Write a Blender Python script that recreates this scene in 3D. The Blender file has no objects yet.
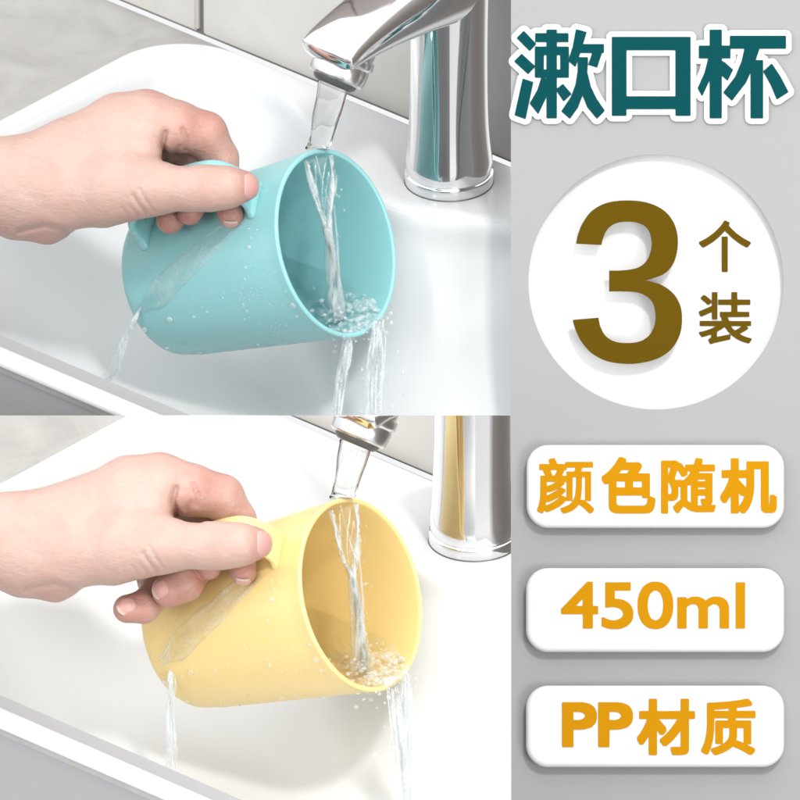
import bpy, bmesh, math, random, json
import numpy as np
from mathutils import Vector, Matrix, noise
random.seed(7)
R = math.radians
scn = bpy.context.scene
COL = scn.collection

# ------------------------------------------------------------------ camera
S = 0.00042                       # metres per photo pixel at the subject distance
D = 12.0                          # camera distance
PITCH = R(28.6)
RIGHT = Vector((1, 0, 0))
UP = Vector((0, math.sin(PITCH), math.cos(PITCH)))
TOW = Vector((0, -math.cos(PITCH), math.sin(PITCH)))      # towards the camera
ORG = Vector((0, 0, 0.30))
CX, CY = 511.0, 415.5             # where the three panels meet

def W(px, py, d=0.0):             # photo pixel + metres towards the viewer -> world point
    k = (1 - d / D) * S
    return ORG + RIGHT * ((px - CX) * k) + UP * ((CY - py) * k) + TOW * d

ZB = 0.30                         # the lower display stands this much nearer, so light falls into it past the upper one
def Tat(px, py, d, dx, dy, z=0.0): return W(px + dx, py + dy, d + z) - W(px, py, d)
cam_d = bpy.data.cameras.new("camera"); cam = bpy.data.objects.new("camera", cam_d); COL.objects.link(cam)
CAMP = ORG + TOW * D
cam.location = CAMP
cam.rotation_euler = (math.pi / 2 - PITCH, 0, 0)
cam_d.sensor_width = 36; cam_d.lens = 36 * D / (800 * S)
cam_d.shift_x = (400 - CX) / 800; cam_d.shift_y = (CY - 400) / 800
cam_d.clip_start = 0.1; cam_d.clip_end = 60
cam_d.dof.use_dof = True; cam_d.dof.focus_distance = D - 0.15; cam_d.dof.aperture_fstop = 80
scn.camera = cam

# ------------------------------------------------------------------ light
wd = bpy.data.worlds.new("World"); scn.world = wd; wd.use_nodes = True
nt = wd.node_tree; nt.nodes.clear()
wo = nt.nodes.new("ShaderNodeOutputWorld"); bg = nt.nodes.new("ShaderNodeBackground")
tc = nt.nodes.new("ShaderNodeTexCoord"); sx = nt.nodes.new("ShaderNodeSeparateXYZ")
nt.links.new(tc.outputs["Generated"], sx.inputs[0])
rp = nt.nodes.new("ShaderNodeValToRGB")
mr = nt.nodes.new("ShaderNodeMapRange"); mr.inputs[1].default_value = -1; mr.inputs[2].default_value = 1
nt.links.new(sx.outputs["X"], mr.inputs[0]); nt.links.new(mr.outputs[0], rp.inputs[0])
cr = rp.color_ramp
cr.elements[0].position = 0.0; cr.elements[0].color = (0.86, 0.88, 0.90, 1)
cr.elements[1].position = 1.0; cr.elements[1].color = (0.16, 0.14, 0.13, 1)
e = cr.elements.new(0.80); e.color = (0.98, 0.98, 0.98, 1)
e = cr.elements.new(0.87); e.color = (0.30, 0.28, 0.26, 1)
nt.links.new(rp.outputs[0], bg.inputs[0]); ms = nt.nodes.new('ShaderNodeMath'); ms.operation = 'MULTIPLY_ADD'; ms.inputs[1].default_value = 0.55; ms.inputs[2].default_value = 0.88
nt.links.new(sx.outputs['Z'], ms.inputs[0]); nt.links.new(ms.outputs[0], bg.inputs[1])
nt.links.new(bg.outputs[0], wo.inputs[0])

def area(name, loc, target, size, power, col=(1, 1, 1)):
    l = bpy.data.lights.new(name, "AREA"); l.shape = "SQUARE"; l.size = size; l.energy = power; l.color = col
    o = bpy.data.objects.new(name, l); COL.objects.link(o); o.location = loc
    o.rotation_euler = (Vector(target) - Vector(loc)).to_track_quat("-Z", "Y").to_euler()
    return o
TG = W(400, 400, 0)
area("key_softbox", TG + (TOW + UP * 0.53 + RIGHT * 0.25) * 3.0, TG, 0.30, 37, (1, 0.985, 0.96))
area("left_softbox", TG + TOW * 2.2 + UP * 0.1 - RIGHT * 2.0, TG, 1.2, 11, (0.97, 0.985, 1))

TL = W(270, 600, ZB - 0.05)
area("low_fill", TL + TOW * 2.3 - UP * 0.8 + RIGHT * 1.7, W(640, 620, 0), 1.0, 22, (1, 1, 1))  # added fill, brightens the lower display and the board
scn.view_settings.view_transform = "Standard"; scn.view_settings.look = "None"
scn.view_settings.exposure = 0.68; scn.view_settings.gamma = 1
scn.render.engine = "CYCLES"
cy = scn.cycles
cy.use_denoising = True; cy.max_bounces = 14; cy.transmission_bounces = 10; cy.transparent_max_bounces = 16
cy.caustics_reflective = False; cy.caustics_refractive = False; cy.sample_clamp_indirect = 6

# ------------------------------------------------------------------ helpers
def link(o): COL.objects.link(o); return o
def obj(name, mesh, m=None, parent=None, smooth=True):
    o = bpy.data.objects.new(name, mesh); link(o)
    if m and not mesh.materials: mesh.materials.append(m)
    if smooth:
        for p in mesh.polygons: p.use_smooth = True
    if parent:
        o.parent = parent; o.matrix_parent_inverse = parent.matrix_basis.inverted()
    return o
def thing(name, loc, label, cat, group=None):
    o = bpy.data.objects.new(name, None); link(o); o.location = loc; o.empty_display_size = 0.01
    return tag(o, label, cat, group)
def tag(o, label, cat, group=None, kind=None):
    o["label"] = label
    if cat: o["category"] = cat
    if group: o["group"] = group
    if kind: o["kind"] = kind
    return o
def mesh_of(vs, fs, name="m"):
    me = bpy.data.meshes.new(name); me.from_pydata([tuple(v) for v in vs], [], fs); me.update(); return me

def catmull(P, n=8, closed=False):
    P = [Vector(p) for p in P]; out = []
    N = len(P); segs = N if closed else N - 1
    for i in range(segs):
        if closed: a, b, c, d = P[(i - 1) % N], P[i], P[(i + 1) % N], P[(i + 2) % N]
        else: a, b, c, d = P[max(i - 1, 0)], P[i], P[i + 1], P[min(i + 2, N - 1)]
        for k in range(n):
            t = k / n; t2 = t * t; t3 = t2 * t
            out.append(0.5 * ((2 * b) + (c - a) * t + (2 * a - 5 * b + 4 * c - d) * t2 + (3 * b - a - 3 * c + d) * t3))
    if not closed: out.append(P[-1])
    return out

def tube(P, rad, seg=14, cap=True, wob=0.0, freq=400.0, flat=1.0, flatdir=None, seed=0):
    """closed tube along P with a radius per point; flat squashes it along flatdir"""
    vs, fs = [], []; n = len(P); prev = None
    for i, p in enumerate(P):
        t = (P[min(i + 1, n - 1)] - P[max(i - 1, 0)]).normalized()
        if prev is None:
            a = flatdir if flatdir is not None else Vector((0.3, 0.9, 0.2))
        else: a = prev
        a = (a - t * a.dot(t)).normalized(); prev = a; b = t.cross(a)
        for k in range(seg):
            th = 2 * math.pi * k / seg
            r = rad[i]
            dv = a * math.cos(th) * flat + b * math.sin(th)
            if wob:
                r *= 1 + wob * noise.noise(p * freq + dv * 1.3 + Vector((seed, 0, 0)))
            vs.append(p + dv * r)
    for i in range(n - 1):
        for k in range(seg):
            q = (k + 1) % seg
            fs.append((i * seg + k, i * seg + q, (i + 1) * seg + q, (i + 1) * seg + k))
    if cap:
        vs.append(P[0]); vs.append(P[-1]); c0, c1 = len(vs) - 2, len(vs) - 1
        for k in range(seg):
            q = (k + 1) % seg
            fs.append((c0, q, k)); fs.append((c1, (n - 1) * seg + k, (n - 1) * seg + q))
    return vs, fs

def join(parts):
    V, F = [], []
    for v, f in parts:
        o = len(V); V += list(v); F += [tuple(i + o for i in q) for q in f]
    return V, F

def rings(R_, closed_s=True, cap0=False, cap1=False):
    """loft of equally long rings"""
    vs = [v for r in R_ for v in r]; n = len(R_[0]); fs = []
    for i in range(len(R_) - 1):
        for k in range(n if closed_s else n - 1):
            q = (k + 1) % n
            fs.append((i * n + k, i * n + q, (i + 1) * n + q, (i + 1) * n + k))
    if cap0: fs.append(tuple(range(n))[::-1])
    if cap1: fs.append(tuple(range((len(R_) - 1) * n, len(R_) * n)))
    return vs, fs

def lathe(profile, c, axis, ref, seg=96):
    """profile: (distance along axis, radius)"""
    axis = axis.normalized(); a = (ref - axis * ref.dot(axis)).normalized(); b = axis.cross(a)
    return rings([[c + axis * t + (a * math.cos(2 * math.pi * k / seg) + b * math.sin(2 * math.pi * k / seg)) * r
                   for k in range(seg)] for t, r in profile])

def ico(c, r, sub=2, sc=None):
    bm = bmesh.new(); bmesh.ops.create_icosphere(bm, subdivisions=sub, radius=1)
    vs = []
    for v in bm.verts:
        p = v.co.copy()
        if sc is not None: p = sc @ p
        vs.append(c + p * r)
    fs = [tuple(v.index for v in f.verts) for f in bm.faces]
    bm.free(); return vs, fs

# cut planes of the two stacked displays; both pass through the camera's height and side
N_SEAM = UP.copy(); N_SIDE = RIGHT.copy()
def clip(o, side, seam=None, fill=False):
    """cut a mesh at the dividing edge of its display (side) and at the seam between the displays"""
    bm = bmesh.new(); bm.from_mesh(o.data)
    inv = o.matrix_world.inverted()
    pl = []
    if side: pl.append((ORG, N_SIDE))
    if seam == "top": pl.append((ORG, -N_SEAM))
    if seam == "bottom": pl.append((ORG, N_SEAM))
    for c, n in pl:
        c2 = c - o_loc(o)
        g = bmesh.ops.bisect_plane(bm, geom=bm.verts[:] + bm.edges[:] + bm.faces[:], plane_co=c2, plane_no=n, clear_outer=True, dist=1e-7)
        if fill:
            ed = [x for x in g["geom_cut"] if isinstance(x, bmesh.types.BMEdge)]
            if ed: bmesh.ops.triangle_fill(bm, edges=ed, use_beauty=True)
    bm.to_mesh(o.data); bm.free(); o.data.update()
def o_loc(o):
    v = Vector(o.location); p = o.parent
    return v        # parts are stored in world coordinates (parent inverse cancels the Empty's place)

# ------------------------------------------------------------------ materials
def mat(name, col, rough=0.4, metal=0.0, **kw):
    m = bpy.data.materials.new(name); m.use_nodes = True
    b = m.node_tree.nodes["Principled BSDF"]
    b.inputs["Base Color"].default_value = (*col, 1); b.inputs["Roughness"].default_value = rough
    b.inputs["Metallic"].default_value = metal
    for k, v in kw.items(): b.inputs[k.replace("_", " ")].default_value = v
    return m, m.node_tree, b
def nz(t, scale, detail=4, rough=0.6, dist=0.0, coord="Object", vec=None):
    c = t.nodes.new("ShaderNodeTexCoord"); n = t.nodes.new("ShaderNodeTexNoise")
    n.inputs["Scale"].default_value = scale; n.inputs["Detail"].default_value = detail
    n.inputs["Roughness"].default_value = rough; n.inputs["Distortion"].default_value = dist
    if vec:
        mp = t.nodes.new("ShaderNodeMapping"); mp.inputs["Scale"].default_value = vec
        t.links.new(c.outputs[coord], mp.inputs[0]); t.links.new(mp.outputs[0], n.inputs[0])
    else: t.links.new(c.outputs[coord], n.inputs[0])
    return n
def ramp(t, src, stops):
    r = t.nodes.new("ShaderNodeValToRGB"); e = r.color_ramp.elements
    e[0].position, e[0].color = stops[0][0], (*stops[0][1], 1)
    e[1].position, e[1].color = stops[-1][0], (*stops[-1][1], 1)
    for p, c in stops[1:-1]: x = e.new(p); x.color = (*c, 1)
    t.links.new(src, r.inputs[0]); return r
def bump(t, b, src, strength, dist, prev=None):
    n = t.nodes.new("ShaderNodeBump"); n.inputs["Strength"].default_value = strength; n.inputs["Distance"].default_value = dist
    t.links.new(src, n.inputs["Height"])
    if prev: t.links.new(prev.outputs[0], n.inputs["Normal"])
    t.links.new(n.outputs[0], b.inputs["Normal"]); return n

def plastic(name, col):
    m, t, b = mat(name, col, 0.3, 0.0, Subsurface_Weight=0.5, Subsurface_Scale=0.003)
    b.inputs["Subsurface Radius"].default_value = (1, 1, 1)
    n = nz(t, 60, 3); r = ramp(t, n.outputs[0], [(0.3, tuple(c * 0.985 for c in col)), (0.7, tuple(min(c * 1.01, 1) for c in col))])
    t.links.new(r.outputs[0], b.inputs["Base Color"])
    n2 = nz(t, 900, 2); bump(t, b, n2.outputs[0], 0.08, 0.0002)
    n3 = nz(t, 40, 3); r3 = ramp(t, n3.outputs[0], [(0.3, (0.27,) * 3), (0.75, (0.33,) * 3)]); t.links.new(r3.outputs[0], b.inputs["Roughness"])
    return m
M = {}
M["teal"] = plastic("turquoise_plastic", (0.27, 0.54, 0.555))
M["yellow"] = plastic("yellow_plastic", (0.755, 0.59, 0.26))
m, t, b = mat("white_ceramic", (0.625, 0.635, 0.642), 0.24); M["ceramic"] = m
n = nz(t, 14, 3); bump(t, b, n.outputs[0], 0.05, 0.002)
m, t, b = mat("chrome", (0.80, 0.80, 0.81), 0.06, 1.0); M["chrome"] = m
n = nz(t, 25, 3); r = ramp(t, n.outputs[0], [(0.35, (0.035,) * 3), (0.75, (0.11,) * 3)]); t.links.new(r.outputs[0], b.inputs["Roughness"])
M["satin"] = mat("satin_chrome", (0.72, 0.72, 0.71), 0.2, 1.0)[0]
M["mesh_grey"] = mat("aerator_mesh", (0.12, 0.12, 0.115), 0.45, 0.6)[0]
# marble counter
m, t, b = mat("counter_stone", (0.5, 0.49, 0.46), 0.45); M["counter"] = m
n = nz(t, 26, 6, 0.65, 1.2); r = ramp(t, n.outputs[0], [(0.3, (0.32, 0.31, 0.295)), (0.5, (0.37, 0.36, 0.34)), (0.7, (0.41, 0.40, 0.38))])
t.links.new(r.outputs[0], b.inputs["Base Color"])
m, t, b = mat("wall_tile", (0.70, 0.69, 0.66), 0.3); M["tile"] = m
n = nz(t, 18, 5, 0.6, 0.8); r = ramp(t, n.outputs[0], [(0.3, (0.50, 0.485, 0.46)), (0.7, (0.57, 0.555, 0.53))]); t.links.new(r.outputs[0], b.inputs["Base Color"])
M["unseen_taupe"] = mat("added_dark_row", (0.16, 0.125, 0.105), 0.35)[0]  # added unseen row, dark only for the chrome spout to mirror
M["grout"] = mat("grout", (0.22, 0.21, 0.20), 0.9)[0]
m, t, b = mat("basin_shade_grey", (0.31, 0.31, 0.315), 0.5); M["shade_panel"] = m  # the grey holds the shade on the white basin's outer side
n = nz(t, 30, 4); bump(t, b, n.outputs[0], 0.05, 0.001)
# display board and signs
m, t, b = mat("board_grey", (0.275, 0.275, 0.277), 0.75); M["board"] = m
n = nz(t, 900, 3); bump(t, b, n.outputs[0], 0.06, 0.0003)
m, t, b = mat("sign_white", (0.62, 0.62, 0.62), 0.6); M["white"] = m
n = nz(t, 700, 3); bump(t, b, n.outputs[0], 0.05, 0.0003)
M["title"] = mat("letter_teal", (0.0003, 0.050, 0.056), 0.9, Specular_IOR_Level=0.1)[0]
M["brown"] = mat("letter_brown", (0.088, 0.051, 0.0003), 0.9, Specular_IOR_Level=0.1)[0]
M["amber"] = mat("letter_amber", (0.44, 0.195, 0.0008), 0.9, Specular_IOR_Level=0.1)[0]
# skin
def skin():
    m, t, b = mat("skin", (0.75, 0.5, 0.4), 0.42, Subsurface_Weight=0.35, Subsurface_Scale=0.004)
    b.inputs["Subsurface Radius"].default_value = (1, 0.35, 0.2)
    at = t.nodes.new("ShaderNodeAttribute"); at.attribute_name = "blush"
    n = nz(t, 70, 5, 0.6, 0.5)
    ad = t.nodes.new("ShaderNodeMath"); ad.operation = "MULTIPLY_ADD"; ad.inputs[1].default_value = 0.60; 
    t.links.new(n.outputs[0], ad.inputs[0]); t.links.new(at.outputs["Fac"], ad.inputs[2])
    r = ramp(t, ad.outputs[0], [(0.16, (0.475, 0.34, 0.288)), (0.44, (0.455, 0.283, 0.237)), (0.78, (0.42, 0.205, 0.165)), (1.0, (0.38, 0.15, 0.125))])
    t.links.new(r.outputs[0], b.inputs["Base Color"])
    v = t.nodes.new("ShaderNodeTexVoronoi"); v.feature = "DISTANCE_TO_EDGE"; v.inputs["Scale"].default_value = 1100
    c = t.nodes.new("ShaderNodeTexCoord"); mp = t.nodes.new("ShaderNodeMapping"); mp.inputs["Scale"].default_value = (1, 0.6, 0.6)
    t.links.new(c.outputs["Object"], mp.inputs[0]); t.links.new(mp.outputs[0], v.inputs["Vector"])
    b1 = bump(t, b, v.outputs["Distance"], 0.35, 0.0004)
    n2 = nz(t, 260, 4, 0.6, 0.3, vec=(0.7, 1.5, 1.5)); bump(t, b, n2.outputs[0], 0.5, 0.0009, b1)
    return m
M["skin"] = skin()
m, t, b = mat("nail", (0.80, 0.47, 0.42), 0.38, Subsurface_Weight=0.2, Subsurface_Scale=0.002); M["nail"] = m
at = t.nodes.new("ShaderNodeAttribute"); at.attribute_name = "tip"
r = ramp(t, at.outputs["Fac"], [(0.0, (0.52, 0.30, 0.27)), (0.84, (0.54, 0.28, 0.25)), (0.92, (0.54, 0.42, 0.36)), (1.0, (0.55, 0.46, 0.40))]); t.links.new(r.outputs[0], b.inputs["Base Color"])
# water
def water(name, glass=0.0, foam=0.0, lo=0.45, hi=0.75, bumpk=0.0, scale=150, vec=(1, 1, 1), attr=None, rough=0.03, spec=1.0):
    m = bpy.data.materials.new(name); m.use_nodes = True; t = m.node_tree; t.nodes.clear()
    out = t.nodes.new("ShaderNodeOutputMaterial")
    gl = t.nodes.new("ShaderNodeBsdfGlossy"); gl.inputs["Roughness"].default_value = rough; gl.inputs[0].default_value = (1, 1, 1, 1)
    tr = t.nodes.new("ShaderNodeBsdfTransparent"); tr.inputs[0].default_value = (0.985, 0.99, 0.99, 1)
    base = tr; fr = t.nodes.new("ShaderNodeFresnel"); fr.inputs[0].default_value = 1.33; qs = [gl, fr]
    if glass:
        rf = t.nodes.new("ShaderNodeBsdfRefraction"); rf.inputs["IOR"].default_value = 1.20; rf.inputs["Roughness"].default_value = 0
        base = t.nodes.new("ShaderNodeMixShader"); base.inputs[0].default_value = glass
        t.links.new(tr.outputs[0], base.inputs[1]); t.links.new(rf.outputs[0], base.inputs[2]); qs.append(rf)
    mx = t.nodes.new("ShaderNodeMixShader")
    mu = t.nodes.new("ShaderNodeMath"); mu.operation = "MULTIPLY"; mu.inputs[1].default_value = spec; mu.use_clamp = True; t.links.new(fr.outputs[0], mu.inputs[0])
    ge = t.nodes.new("ShaderNodeNewGeometry"); su = t.nodes.new("ShaderNodeMath"); su.operation = "SUBTRACT"; su.use_clamp = True
    t.links.new(mu.outputs[0], su.inputs[0])
    if not glass: t.links.new(ge.outputs["Backfacing"], su.inputs[1])         # thin water: only the outer face mirrors
    else: su.inputs[1].default_value = 0
    t.links.new(su.outputs[0], mx.inputs[0]); t.links.new(base.outputs[0], mx.inputs[1]); t.links.new(gl.outputs[0], mx.inputs[2]); last = mx
    if bumpk:
        n = nz(t, scale, 3, 0.5, 0.4, vec=vec); bp = t.nodes.new("ShaderNodeBump"); bp.inputs["Strength"].default_value = bumpk; bp.inputs["Distance"].default_value = 0.001
        t.links.new(n.outputs[0], bp.inputs["Height"]); [t.links.new(bp.outputs[0], q.inputs["Normal"]) for q in qs]
    if foam:
        df = t.nodes.new("ShaderNodeBsdfDiffuse"); df.inputs[0].default_value = (0.90, 0.93, 0.94, 1)
        tl = t.nodes.new("ShaderNodeBsdfTranslucent"); tl.inputs[0].default_value = (0.90, 0.93, 0.94, 1)
        ms = t.nodes.new("ShaderNodeMixShader"); ms.inputs[0].default_value = 0.5; t.links.new(df.outputs[0], ms.inputs[1]); t.links.new(tl.outputs[0], ms.inputs[2])
        n = nz(t, scale, 5, 0.65, 0.6, vec=vec); r = ramp(t, n.outputs[0], [(lo, (0, 0, 0)), (hi, (foam,) * 3)]); src = r.outputs[0]
        if attr:
            at = t.nodes.new("ShaderNodeAttribute"); at.attribute_name = attr; m3 = t.nodes.new("ShaderNodeMath"); m3.operation = "MULTIPLY"
            t.links.new(src, m3.inputs[0]); t.links.new(at.outputs["Fac"], m3.inputs[1]); src = m3.outputs[0]
        m2 = t.nodes.new("ShaderNodeMixShader"); t.links.new(src, m2.inputs[0])
        t.links.new(mx.outputs[0], m2.inputs[1]); t.links.new(ms.outputs[0], m2.inputs[2]); last = m2
    t.links.new(last.outputs[0], out.inputs[0]); return m
M["water"] = water("clear_water", glass=0.4, bumpk=0.12, scale=110, vec=(1.6, 1.6, 0.3))
M["sheet"] = water("water_sheet", foam=0.2, lo=0.45, hi=0.7, scale=160, vec=(1, 1, 0.2), bumpk=0.2, spec=2)
M["drop"] = water("droplet_water", foam=0.5, lo=0.35, hi=0.6, scale=300, spec=2.5)
M["film"] = water("water_film", foam=0.5, lo=0.36, hi=0.72, bumpk=0.25, scale=110, vec=(0.6, 2.2, 0.6), spec=2.5)
M["splash"] = water("splashing_water", foam=0.72, lo=0.40, hi=0.68, bumpk=0.3, scale=260, vec=(1, 1, 0.16), spec=2.2)
M["pool"] = water("pool_water", foam=0.9, lo=0.42, hi=0.62, bumpk=0.25, scale=150, attr="froth", spec=1.6)
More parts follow.
